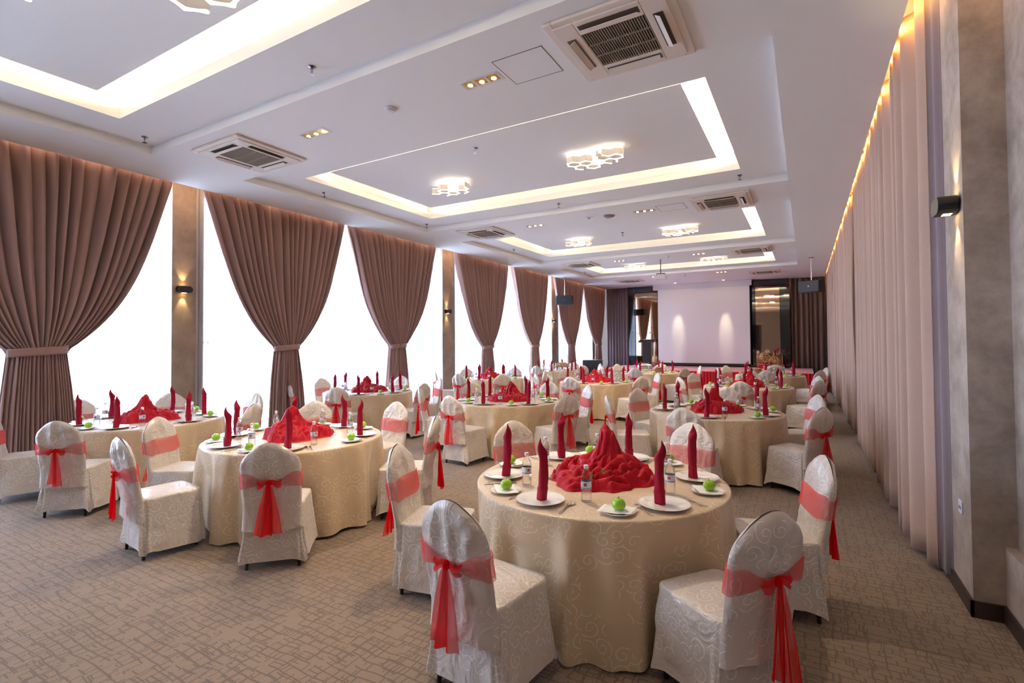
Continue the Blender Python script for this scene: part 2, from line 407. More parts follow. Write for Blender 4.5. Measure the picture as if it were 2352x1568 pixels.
# right wall with projecting pier, ledge
struct(MB().box(.86, 4.13, 0, XR+.3, 8.6, 4.46).box(1.0, 8.6, 0, XR+.3, YB, 4.46).build('wall_right', M['plaster']))
struct(MB().box(XR, YF, 0, XR+.3, 4.13, 4.46).box(1.01, YF, 0, XR+.01, 4.129, .45).build('wall_right', M['plaster']))
bb = MB().box(.845, 4.115, 0, .86, 8.6, .10).box(.845, 4.115, 0, 1.0, 4.13, .10).box(.995, YF, 0, 1.01, 4.13, .10)
struct(bb.build('baseboard_right', M['base']))
struct(MB().box(XL-.3, YB, 0, XR+.3, YB+.3, 4.5).build('wall_back', M['rear']))
struct(MB().box(XL-.3, YF-.3, 0, XR+.3, YF, 4.5).build('wall_front', M['rear']))
# black doors on the wall behind the photographer (seen in the mirrors)
dr = struct(MB().box(-5.6, YF, 0, -3.4, YF+.06, 3.0).build('door_1', M['blackgloss']))
MB().cyl((-4.6, YF+.09, .9), (-4.6, YF+.09, 1.4), .012).build('door_handle', M['steel'], dr)
MB().cyl((-4.4, YF+.09, .9), (-4.4, YF+.09, 1.4), .012).build('door_handle', M['steel'], dr)
# back wall: black glossy surround and bronze mirrors
YW = 22.5
fb = MB().box(-6.93, YW, 0, -6.62, YB, 4.09).box(-6.62, YW, 3.82, -.52, YB, 4.09).box(-.87, YW, 0, -.52, YB, 3.82).box(-6.62, YW+.1, 0, -.87, YB, 3.82).box(-5.62, YW, 0, -5.50, YB, 3.82).box(-1.86, YW, 0, -1.74, YB, 3.82)
sur = tag(fb.build('wall_panelling', M['blackgloss'], bevel=.006), 'black glossy wall surround framing the mirrors behind the screen', 'panelling')
for x0, x1, nm in ((-6.62, -5.62, 'tall bronze mirror behind the lectern left of the screen'), (-1.74, -.87, 'tall bronze mirror right of the projection screen reflecting gold cove lights')):
    mrr = tag(MB().box(x0+.005, YW+.045, .02, x1-.005, YW+.098, 3.815).build('wall_mirror', M['mirror']), nm, 'mirror')

# ------------------------------------------------------------------ curtains
def hourglass(name, y0, y1, yc, zw=1.60, ztop=4.18, x=-8.22, seed=0, npl=19, wh=.26, bh=.34, label=''):
    rn = random.Random(seed); ph = [rn.uniform(0, 6) for _ in range(4)]
    L0, L1 = yc-wh/1.0*.95, yc+wh/1.0*.95
    nu, nv = 300, 64
    def fn(u, v):
        z = ztop*(1-v)+.13*v
        su = u+.012*sin(9*u+ph[0])+.008*sin(23*u+ph[1])
        if z > zw:
            t = (ztop-z)/(ztop-zw); frL = .66*t+.34*t**5; frR = .58*t+.42*t**5
            a = y0+(yc-wh-y0)*frL; b = y1+(yc+wh-y1)*frR
            A = .085*(1-.45*t); bul = .10*t**3
        else:
            t = (zw-z)/(zw-.13); e = 1-(1-t)**2
            a = yc-wh-(bh-wh)*e-.02*t; b = yc+wh+(bh-wh)*e+.05*t
            A = .036+.02*t; bul = .10
        yy = a+(b-a)*su
        amp = A*(1+.35*sin(5*u*6+ph[2]))
        f = 2*abs(sin(PI*npl*su+.7*sin(2*PI*3*su+ph[3])+.12*sin(3*z)))**.8-1
        pin = 1-.35*math.exp(-((z-ztop)/.10)**2)
        xx = x+amp*f*pin+bul*sin(PI*min(max(u, 0), 1))+.01*sin(40*u+z*2)
        return (xx, yy, z+(.012*abs(f) if v == 0 else 0))
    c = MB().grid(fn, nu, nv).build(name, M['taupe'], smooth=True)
    tag(c, label, 'curtain', 'tied taupe curtains along the window wall')
    sm = c.modifiers.new('thickness', 'SOLIDIFY'); sm.thickness = .004
    def tb(u, v):
        a = 2*PI*u; return (x+.05+(.105+.006*sin(3*a))*cos(a), yc+(wh+.02)*sin(a), zw-.05+.10*v+.02*sin(a))
    t = MB().grid(tb, 48, 4, True).build('tieback', M['taupe'], c, smooth=True); t.modifiers.new('t', 'SOLIDIFY').thickness = .006
    return c
cdef = [(.95, 3.95, 2.49, 'large tied taupe curtain at the left edge, nearest the camera'),
        (4.43, 7.33, 5.95, 'tied taupe curtain just right of the first plastered pillar'),
        (7.41, 10.30, 8.86, 'tied taupe curtain just left of the second plastered pillar'),
        (11.05, 13.93, 12.72, 'tied taupe curtain just right of the second plastered pillar'),
        (14.08, 16.82, 15.75, 'tied taupe curtain just left of the third, farthest sconce pillar'),
        (17.36, 20.19, 18.95, 'tied taupe curtain behind the left hanging loudspeaker'),
        (20.28, 22.75, 22.0, 'farthest tied taupe curtain, in the corner by the lilac-grey curtain')]
for i, (a, b, c, lb) in enumerate(cdef):
    hourglass('curtain', a, b, c, seed=i, zw=1.62 if i < 3 else 1.55, label=lb, wh=.24 if i else .27)

def pleated(name, p0, p1, z0, z1, material, npl, amp, seed, label, group, nv=14, cat='curtain', bend=0, thick=.004):
    rn = random.Random(seed); ph = [rn.uniform(0, 6) for _ in range(5)]
    p0, p1 = Vector((*p0, 0)), Vector((*p1, 0)); d = (p1-p0); ln = d.length; d.normalize(); nn = Vector((-d.y, d.x, 0))
    ffreq = [(1, 0)]
    def fn(u, v):
        z = z1*(1-v)+z0*v
        w = u+(.010*sin(13*u+ph[0])+.006*sin(31*u+ph[1]))*min(1, 20/npl)*(1)+.0008*sin(2.0*z+40*u)
        f = sin(2*PI*npl*w+ph[2]+.6*sin(2*PI*npl*.23*w))
        A = amp*min(1, max(.3, .72+.75*nz(u*npl*.45, seed)))*(.85+.15*v)
        q = p0+d*(ln*u)+nn*(A*f)
        if bend and u < bend:
            k = (bend-u)/bend; q = p0+d*(ln*u)+nn*(A*f*(1-k)**.5+amp*.9*(1-(1-k)**.5)-.11*k)
        return (q.x, q.y, z+(.006*sin(2*PI*npl*u) if v == 1 else 0))
    c = MB().grid(fn, max(24, int(npl*14)), nv).build(name, material, smooth=True)
    tag(c, label, cat, group)
    if thick: c.modifiers.new('t', 'SOLIDIFY').thickness = thick
    return c
GS = 'white sheer curtains in front of the windows'
for i, (a, b, nm) in enumerate([(-2.3, 4.27, 'white sheer curtain behind the nearest tied curtain at the left edge'),
    (4.64, 7.90, 'white sheer curtain just right of the first plastered pillar'), (7.88, 11.24, 'white sheer curtain just left of the second plastered pillar'),
    (11.78, 15.0, 'white sheer curtain just right of the second plastered pillar'), (14.98, 18.32, 'white sheer curtain just left of the third pillar'),
    (18.86, 20.74, 'white sheer curtain just right of the third pillar'), (20.72, 22.75, 'farthest white sheer curtain in the back left corner')]):
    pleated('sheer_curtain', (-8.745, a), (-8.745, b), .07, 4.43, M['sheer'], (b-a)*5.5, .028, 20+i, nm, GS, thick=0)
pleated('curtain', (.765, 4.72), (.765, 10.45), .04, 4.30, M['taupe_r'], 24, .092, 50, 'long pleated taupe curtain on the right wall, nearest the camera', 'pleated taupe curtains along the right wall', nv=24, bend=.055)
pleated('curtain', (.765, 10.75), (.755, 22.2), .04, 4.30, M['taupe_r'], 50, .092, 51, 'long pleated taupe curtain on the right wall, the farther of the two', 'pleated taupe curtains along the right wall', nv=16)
pleated('curtain', (.803, 4.735), (.856, 4.598), .05, 4.30, M['lilac'], 1.5, .012, 52, 'narrow grey-mauve curtain end hanging against the right pier beside the sconce', None)
pleated('curtain', (-8.0, 22.62), (-6.95, 22.62), .05, 4.09, M['lilac'], 8, .06, 53, 'lilac-grey pleated curtain on the back wall left of the black surround', None)
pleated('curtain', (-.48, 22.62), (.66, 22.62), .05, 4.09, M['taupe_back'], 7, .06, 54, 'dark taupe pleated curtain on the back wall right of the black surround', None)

# ------------------------------------------------------------------ lights (cove LED strips, slots)
def area(name, loc, sx, sy, power, col, direction, spread=180, parent=None):
    l = bpy.data.lights.new(name, 'AREA'); l.shape = 'RECTANGLE'; l.size = sx; l.size_y = sy; l.energy = power; l.color = col; l.spread = rad(spread)
    o = bpy.data.objects.new(name, l); COL.objects.link(o); o.location = loc
    z = -Vector(direction).normalized(); xax = Vector((1, 0, 0)) if sx >= sy and abs(z.x) < .9 else Vector((0, 1, 0))
    return o, z
def strip(name, a, b, power, direction, col, width=.03):
    """rectangular light along a-b facing direction"""
    a, b = Vector(a), Vector(b); l = bpy.data.lights.new(name, 'AREA'); l.shape = 'RECTANGLE'; l.size = (b-a).length; l.size_y = width
    l.energy = power*(b-a).length; l.color = col
    o = bpy.data.objects.new(name, l); COL.objects.link(o)
    z = -Vector(direction).normalized(); x = (b-a).normalized(); y = z.cross(x).normalized(); x = y.cross(z).normalized()
    mt = Matrix((x, y, z)).transposed().to_4x4(); mt.translation = (a+b)/2; o.matrix_world = mt
    return o
WARM = (1.0, .77, .48)
CW = 5.5
for _, (c, d) in coffers:
    z = 4.345; o_ = .11
    strip('cove_light', (IX0-.1, c-o_, z), (IX1+.1, c-o_, z), CW, (0, .9, 1), WARM)
    strip('cove_light', (IX0-.1, d+o_, z), (IX1+.1, d+o_, z), CW, (0, -.9, 1), WARM)
    strip('cove_light', (IX0-o_, c-.1, z), (IX0-o_, d+.1, z), CW, (.9, 0, 1), WARM)
    strip('cove_light', (IX1+o_, c-.1, z), (IX1+o_, d+.1, z), CW, (-.9, 0, 1), WARM)
AMB = (1.0, .55, .18)
strip('slot_light', (SLOTL-.02, -2, 4.3), (SLOTL-.02, 22.6, 4.3), 2.0, (-1, 0, -.2), AMB)
strip('slot_light', (SLOTR+.015, -2, 4.22), (SLOTR+.015, 22.6, 4.22), 2.0, (1, 0, .1), AMB)
strip('slot_light', (-.5, 22.85, 4.05), (.66, 22.85, 4.05), 1.5, (0, -.3, -1), AMB)

# ------------------------------------------------------------------ ceiling fittings
def cassette(cx, cy, label, rz=0):
    t = thing('air_conditioner', (cx, cy, ZC), rz); tag(t, label, 'air conditioner', 'square ceiling air-conditioning cassettes')
    S = .475
    f = MB(); ring(f, -S, S, -S, S, -.40, .40, -.40, .40, -.028, 0); ring(f, -.42, .42, -.42, .42, -.25, .25, -.25, .25, -.040, -.002)
    f.build('panel_frame', M['ac'], t, bevel=.006)
    MB().box(-.25, -.25, -.02, .25, .25, -.004).build('cavity', M['acdark'], t)
    g = MB()
    n = 26
    for i in range(n): x = -.245+.49*i/(n-1); g.box(x-.0035, -.25, -.040, x+.0035, .25, -.030)
    for y in (-.083, .083): g.box(-.25, y-.005, -.044, .25, y+.005, -.030)
    g.build('return_grille', M['grille'], t)
    for k in range(4):
        a = k*PI/2; mt = Matrix.Rotation(a, 4, 'Z')
        MB().box(-.23, .300, -.0425, .23, .372, -.0385).xf(mt).build('outlet_slot', M['acdark'], t)
        MB().add([(-.22, .312, -.046), (.22, .312, -.046), (.22, .350, -.066), (-.22, .350, -.066), (-.22, .312, -.051), (.22, .312, -.051), (.22, .350, -.071), (-.22, .350, -.071)],
                 [(0,3,2,1),(4,5,6,7),(0,1,5,4),(1,2,6,5),(2,3,7,6),(3,0,4,7)]).xf(mt).build('louvre', M['ac'], t)
    return t
first = None
side = ['left-hand', 'right-hand']
rown = ['nearest the camera', 'in the second row', 'in the third row', 'in the last row near the stage']
for r, cy in enumerate((3.88, 9.36, 14.85, 19.9)):
    for s_, cx in enumerate((-6.07, -1.22)):
        lb = 'square ceiling air conditioner, %s one %s' % (side[s_], rown[r])
        if first is None: first = cassette(cx, cy, lb)
        else: c = copy_tree(first); c.location = (cx, cy, ZC); c['label'] = lb
# triple recessed spotlights
def triple():
    t = thing('recessed_spotlight', (0, 0, ZC)); tag(t, '', 'spotlight', 'triple square recessed ceiling spotlights')
    f = MB(); ring(f, -.21, .21, -.075, .075, -.19, .19, -.055, .055, -.004, 0)
    for x in (-.065, .065): f.box(x-.008, -.055, -.004, x+.008, .055, 0)
    f.build('trim_frame', M['white_metal'], t)
    for x in (-.13, 0, .13):
        w = MB().add([(x-.05, -.05, -.003), (x+.05, -.05, -.003), (x+.05, .05, -.003), (x-.05, .05, -.003)], [(0, 1, 2, 3)]).build('reflector', M['gold'], t)
        MB().lathe([(.024, -.006), (.022, -.003)], 16, (x, .012, 0)).build('bulb', M['spot'], w)
    return t
tp0 = triple(); first_used = False
for cy, rn_ in ((3.87, 'nearest row'), (9.33, 'second row'), (14.8, 'third row'), (19.2, 'last row by the stage')):
    for cx, sd in ((-4.83, 'left'), (-2.55, 'right')):
        t = place(tp0, (cx, cy, ZC), 0, 'triple square recessed spotlight on the ceiling, %s in the %s' % (sd, rn_))
        l = bpy.data.lights.new('spot_lamp', 'SPOT'); l.energy = 130 if cy < 18 else 35; l.color = (1, .83, .62); l.spot_size = rad(100); l.spot_blend = .8; l.shadow_soft_size = .05
        lo = bpy.data.objects.new('spot_lamp', l); COL.objects.link(lo); lo.location = (cx, cy, ZC-.03)
# ceiling access hatches: flush panel with a dark joint around it
for k, cy in enumerate((3.87, 9.34)):
    h = MB(); ring(h, -.24, .24, -.22, .22, -.234, .234, -.214, .214, -.002, .01)
    hp = thing('trim_%d' % (k+1), (-2.06, cy, ZC))
    hp['kind'] = 'structure'
    h.build('joint', M['acdark'], hp); MB().box(-.234, -.214, -.0015, .234, .214, .01).build('hatch_panel', M['ceiling'], hp)
# smoke detectors
for (x, y, r, mt, lb) in ((-3.65, 3.85, .065, 'smoke', 'white round smoke detector on the ceiling, nearest the camera'), (-3.64, 9.27, .055, 'smoke', 'small white round detector on the ceiling in the second row'), (-3.23, 9.33, .11, 'dome', 'dark round camera dome on the ceiling, second row'), (-3.4, 14.8, .06, 'smoke', 'white round smoke detector on the ceiling in the third row')):
    tag(MB().lathe([(r, 0), (r, -.012), (r*.72, -.022), (r*.68, -.034), (r*.3, -.040)], 28, (x, y, ZC)).build('smoke_detector', M[mt], smooth=True, angle=35), lb, 'detector', 'round ceiling detectors')
def sprinkler():
    t = thing('sprinkler', (0, 0, 0)); tag(t, '', 'sprinkler', 'chrome ceiling sprinklers')
    MB().lathe([(.035, 0), (.035, -.006), (.012, -.012), (.012, -.03)], 20).build('escutcheon', M['chrome'], t, smooth=True, angle=35)
    MB().cyl((-.012, 0, -.03), (-.004, 0, -.07), .003, 8).cyl((.012, 0, -.03), (.004, 0, -.07), .003, 8).build('frame_arm', M['chrome'], t)
    MB().lathe([(.024, -.070), (.024, -.073)], 16).build('deflector', M['chrome'], t)
    return t
sp0 = sprinkler()
sps = [(-3.84, 3.04, 4.205, 'on the border of the nearest coffer, centre'), (-6.88, 3.05, 4.205, 'on the border of the nearest coffer, near the windows'), (-6.92, 5.73, 4.205, 'on the window side of the second coffer, nearer one'),
       (-6.94, 8.40, 4.205, 'on the window side of the second coffer, farther one'), (-3.86, 8.40, 4.205, 'on the far border of the second coffer, centre'), (-.83, 8.38, 4.205, 'on the far border of the second coffer, right end'),
       (-6.85, 11.96, 4.205, 'on the window side of the third coffer'), (-3.84, 5.68, 4.33, 'on the raised panel of the second coffer'), (-3.82, 12.0, 4.33, 'on the raised panel of the third coffer'), (-6.9, 17.2, 4.205, 'on the window side of the farthest coffer'), (-3.8, 19.3, 4.1, 'on the low ceiling before the stage')]
for x, y, z, lb in sps: place(sp0, (x, y, z), 0, 'small chrome sprinkler head '+lb)

# molecule-like ceiling lamps: honeycomb of glowing bars
def lamp_graph(seed):
    rn = random.Random(seed); a = .092; cells = [(0, 0), (1, 0), (-1, 0), (0, 1), (-1, 1), (2, -1), (-2, 1), (1, -1), (3, -1), (-2, 0)]
    segs = set(); 
    for q, r in cells:
        cx = a*1.732*(q+r/2); cy = a*1.5*r
        pts = [(round(cx+a*cos(PI/6+k*PI/3), 4), round(cy+a*sin(PI/6+k*PI/3), 4)) for k in range(6)]
        for k in range(6):
            e = tuple(sorted((pts[k], pts[(k+1) % 6])))
            if rn.random() < .68: segs.add(e)
    segs = sorted(segs); comps = []
    for e in segs:
        hit = [c for c in comps if any(p in c[1] for p in e)]
        new = [[e], set(e)]
        for c in hit: new[0] += c[0]; new[1] |= c[1]; comps.remove(c)
        comps.append(new)
    return max(comps, key=lambda c: len(c[0]))[0]
def lamp(loc, rz, seed, label, scale=1.0):
    t = thing('ceiling_lamp', loc, rz); tag(t, label, 'ceiling lamp', 'white molecule-shaped ceiling lamps'); t.scale = (scale,)*3
    segs = lamp_graph(seed); fr = MB(); gl = MB(); g2 = MB(); nodes = set()
    for a, b in segs:
        A, B = Vector((*a, 0)), Vector((*b, 0)); d = (B-A).normalized(); n = Vector((-d.y, d.x, 0))
        w0, w1 = .014, .0085
        pts = []
        for k in range(7):
            tt = k/6; w = w0+(w1-w0)*sin(PI*tt); pts.append((A+(B-A)*tt, w))
        P = [(p+n*w)[:2] for p, w in pts]+[(p-n*w)[:2] for p, w in reversed(pts)]
        fr.prism(P, -.05, .03); gl.prism(P, -.056, -.0505); g2.prism(P, .0305, .034); nodes |= {a, b}
    for nd in nodes:
        C = [(nd[0]+.015*cos(k*PI/5), nd[1]+.015*sin(k*PI/5)) for k in range(10)]
        fr.prism(C, -.0498, .0298); gl.prism(C, -.0558, -.0503); g2.prism(C, .0303, .0338)
    fr.build('lamp_body', M['lampwhite'], t); gl.build('diffuser', M['lampglow'], t); g2.build('uplight_strip', M['lampglow'], t)
    rd = MB()
    for x, y in ((-.12, .03), (.12, .05)): rd.cyl((x, y, .03), (x, y, (4.33-loc[2])/scale), .004, 8)
    rd.build('hanger', M['lampwhite'], t)
    return t
for k, (_, (c, d)) in enumerate(coffers):
    cy = (c+d)/2+.05
    for s_, cx in enumerate((-4.94, -2.45)):
        yy = {0: 1.25, 1: 6.65, 2: 12.1, 3: 17.05}[k]
        if k == 0: cx, yy = (-4.35, 1.05) if s_ == 0 else (-3.36, 1.83)
        lamp((cx, yy, 4.23), .25 if s_ else .1, 5+s_*3+0*k, 'glowing white branching ceiling lamp, %s one in the %s coffer' % (('left', 'right')[s_], ('nearest', 'second', 'third', 'farthest')[k]), 1.5 if k == 0 else 1.05)
        pl = bpy.data.lights.new('lamp_uplight', 'POINT'); pl.energy = 1.6; pl.color = (1, .82, .62); pl.shadow_soft_size = .15
        po = bpy.data.objects.new('lamp_uplight', pl); COL.objects.link(po); po.location = (cx, yy, 4.285)

# ------------------------------------------------------------------ sconces
def sconce(loc, nrm, label):
    t = thing('wall_sconce', loc, 0 if nrm > 0 else PI); tag(t, label, 'wall lamp', 'black up-and-down wall sconces')
    # body: stadium profile in (y,z) extruded along x
    pts = []
    for k in range(9): a = -PI/2+PI*k/8; pts.append((.055+.055*cos(a), .055*sin(a)))
    for k in range(9): a = PI/2+PI*k/8; pts.append((-.055+.055*cos(a), .055*sin(a)))
    n = len(pts); b = MB().add([(.012, y, z) for y, z in pts]+[(.115, y, z) for y, z in pts], [tuple(range(n))[::-1], tuple(range(n, 2*n))]+[(i, (i+1) % n, (i+1) % n+n, i+n) for i in range(n)])
    b.build('sconce_body', M['black'], t, bevel=.003)
    MB().box(0, -.05, -.035, .014, .05, .035).build('mounting_plate', M['black'], t)
    for s in (-1, 1):
        MB().box(.03, -.03, s*.0555-.001, .075, .03, s*.0555+.002).build('lens', M['spot'], t)
        l = bpy.data.lights.new('sconce_beam', 'SPOT'); l.energy = 6; l.color = (1, .72, .36); l.spot_size = rad(58); l.spot_blend = .7; l.shadow_soft_size = .012
        lo = bpy.data.objects.new('sconce_beam', l); COL.objects.link(lo); lo.location = (loc[0]+nrm*.055, loc[1], loc[2]+s*.064)
        lo.rotation_euler = Vector((nrm*.12, 0, -s)).to_track_quat('Z', 'Y').to_euler()
sconce((-8.79, 4.46, 2.58), 1, 'black wall sconce glowing up and down on the nearest left pillar')
sconce((-8.79, 11.49, 2.56), 1, 'black wall sconce on the second left pillar')
sconce((-8.79, 18.44, 2.52), 1, 'black wall sconce on the third, farthest left pillar')
sconce((.86, 4.27, 2.56), -1, 'black wall sconce on the plastered pier at the right')
def plate_(x, y, z, label, nmx=-1):
    t = thing('power_socket', (x, y, z)); tag(t, label, 'socket')
    MB().box(-.008, -.042, -.042, 0, .042, .042).build('face_plate', M['smoke'], t, bevel=.003)
    for q in (-.014, .014): MB().box(-.010, q-.004, -.014, -.0079, q+.004, .006).build('pin_hole', M['black'], t)
plate_(.86, 4.36, .60, 'white power socket low on the plastered right pier')

# ------------------------------------------------------------------ stage and screen
st = thing('stage', (0, 0, 0)); tag(st, 'low stage with orange-red top and red pleated skirt before the screen', 'stage')
MB().box(-7.1, 18.95, .54, .2, 22.4, .60).build('stage_top', M['redtop'], st)
MB().box(-7.0, 19.05, 0, .1, 22.3, .54).build('stage_frame', M['black'], st)
def skf(u, v):
    x = -7.1+7.3*u; return (x, 18.94-.012+.012*sin(u*2*PI*70), .59*(1-v)+.01*v)
MB().grid(skf, 840, 2).build('stage_skirt', M['redskirt'], st, smooth=True)
sc_ = thing('projection_screen', (-3.73, 22.2, 0)); tag(sc_, 'large white projection screen hanging from the ceiling above the stage', 'projector screen')
MB().box(-1.99, -.08, 3.87, 1.90, .08, 4.0995).build('screen_housing', M['white_metal'], sc_, bevel=.01)
MB().box(-1.805, -.004, .745, 1.81, .0, 3.88).build('screen_fabric', M['screen'], sc_)
MB().box(-1.83, -.006, .745, -1.806, .002, 3.88).box(1.811, -.006, .745, 1.835, .002, 3.88).build('black_border', M['black'], sc_)
MB().box(-1.86, -.03, .66, 1.86, .02, .744).build('bottom_bar', M['black'], sc_, bevel=.008)
for dx in (-.95, .92):
    l = bpy.data.lights.new('stage_spot', 'SPOT'); l.energy = 85; l.color = (1, .84, .58); l.spot_size = rad(19); l.spot_blend = .9; l.shadow_soft_size = .05
    lo = bpy.data.objects.new('stage_spot', l); COL.objects.link(lo); lo.location = (-3.73+dx, 21.55, 4.02)
    lo.rotation_euler = (lo.location-Vector((-3.73+dx, 22.2, 2.15))).to_track_quat('Z', 'Y').to_euler()
def stage_light(x, y, label):
    t = thing('stage_downlight', (x, y, ZC)); tag(t, label, 'spotlight', 'small white stage downlights')
    MB().lathe([(.06, 0), (.06, -.01), (.045, -.014)], 20).build('trim_ring', M['white_metal'], t); MB().lathe([(.04, -.0145), (.04, -.017)], 16).build('bulb', M['spot'], t)
stage_light(-4.68, 21.72, 'small lit downlight before the screen, left one'); stage_light(-2.81, 21.72, 'small lit downlight before the screen, right one')

def hung_speaker(x, y, label, rz):
    t = thing('hanging_speaker', (x, y, 3.24), rz); tag(t, label, 'loudspeaker', 'black loudspeakers hung on poles')
    MB().box(-.30, -.17, -.17, .30, .17, .17).build('cabinet', M['speaker'], t, bevel=.015)
    MB().box(-.28, -.182, -.15, .28, -.172, .15).build('front_grille', M['speaker'], t, bevel=.004)
    MB().lathe([(.014, 0), (.014, -.006)], 12, (0, -.182, .0), ax='y').build('badge', M['silver'], t)
    MB().cyl((0, 0, .17), (0, 0, .86), .014).build('pole', M['silver'], t)
    MB().box(-.06, -.06, .845, .06, .06, .86).build('ceiling_bracket', M['silver'], t)
hung_speaker(-7.83, 17.5, 'black loudspeaker hanging on a pole before the left curtains', rad(12))
hung_speaker(.17, 17.2, 'black loudspeaker hanging on a pole by the right curtain', rad(-28))
# projector
t = thing('projector', (-3.68, 15.15, ZC)); tag(t, 'small white projector hanging on a pole from the ceiling before the stage', 'projector')
MB().cyl((0, 0, 0), (0, 0, -.42), .012).build('pole', M['black'], t); MB().lathe([(.05, 0), (.05, -.012)], 16).build('ceiling_plate', M['white_metal'], t)
MB().box(-.12, -.02, -.44, .12, .02, -.42).cyl((-.11, 0, -.42), (-.11, -.08, -.5), .006).cyl((.11, 0, -.42), (.11, -.08, -.5), .006).build('mount_bracket', M['black'], t)
pb = MB().box(-.17, -.14, -.60, .17, .14, -.49).build('projector_body', M['white_metal'], t, bevel=.02)
MB().lathe([(.045, 0), (.045, .03), (.038, .032)], 20, (.07, .14, -.545), ax='y').build('lens', M['black'], pb)
# lectern with microphone on stage
t = thing('lectern', (-5.78, 21.3, .60), .1); tag(t, 'black lectern with gooseneck microphone on the stage left of the screen', 'lectern')
MB().box(-.25, -.2, 0, .25, .2, .03).build('base', M['black'], t); MB().box(-.17, -.12, .03, .17, .12, 1.02).build('column', M['black'], t, bevel=.01)
MB().add([(-.32, -.22, 1.02), (.32, -.22, 1.02), (.32, .22, 1.10), (-.32, .22, 1.10), (-.32, -.22, 1.06), (.32, -.22, 1.06), (.32, .22, 1.14), (-.32, .22, 1.14)], [(0,3,2,1),(4,5,6,7),(0,1,5,4),(1,2,6,5),(2,3,7,6),(3,0,4,7)]).build('reading_top', M['black'], t)
MB().tube([(-.2, .1, 1.1), (-.25, .08, 1.28), (-.38, .0, 1.40), (-.55, -.05, 1.46)], .006).build('gooseneck', M['black'], t)
MB().ball((-.58, -.06, 1.47), .022).build('microphone', M['black'], t, smooth=True)
tag(MB().box(-5.9, 21.15, 1.735, -5.6, 21.3, 1.75).xf(Matrix.Identity(4)).build('paper_sheets', M['paper']), 'white paper sheets on top of the black lectern', 'paper')
# floor loudspeaker
t = thing('floor_speaker', (-7.55, 19.6, 0), .35); tag(t, 'large black floor loudspeaker in the far left corner', 'loudspeaker')
MB().box(-.40, -.3, 0, .40, .3, .92).build('cabinet', M['speaker'], t, bevel=.02); MB().box(-.36, -.315, .05, .36, -.301, .87).build('front_grille', M['speaker'], t)
for z_, r_ in ((.32, .2), (.7, .1)): MB().lathe([(r_, 0), (r_*.9, -.012), (r_*.3, -.004)], 24, (0, -.316, z_), ax='y').build('driver', M['black'], t, smooth=True)
tag(MB().box(-7.6, 19.45, .92, -7.35, 19.65, .935).build('yellow_paper', simple('yellow_paper_sheet', (228, 226, 120), .8)), 'yellow paper lying on the floor loudspeaker', 'paper')
# ornament by the right mirror
t = thing('gilt_ornament', (-1.15, 21.6, .60)); tag(t, 'gilded filigree ornament on a red plinth right of the screen', 'ornament')
MB().box(-.42, -.2, 0, .42, .2, .16).build('plinth', M['redskirt'], t, bevel=.01)
g = MB()
for cx_, R_ in ((-.2, .19), (.1, .15)):
    for rr in (1, .66, .33):
        g.tube([(cx_+R_*rr*cos(a*PI/9), 0, .16+R_+R_*rr*sin(a*PI/9)) for a in range(19)], .016, 6)
    for a in range(8): g.cyl((cx_, 0, .16+R_), (cx_+R_*cos(a*PI/4), 0, .16+R_+R_*sin(a*PI/4)), .012, 6)
g.build('filigree_wheel', M['gilt'], t, smooth=True)
g = MB()
for i in range(6): x_ = .2+i*.035; g.tube([(x_, 0, .16), (x_+.01*(-1)**i, 0, .35), (x_-.01, .0, .5+.05*(i % 3))], [.02, .014, .005], 6)
g.build('spires', M['gilt'], t, smooth=True)

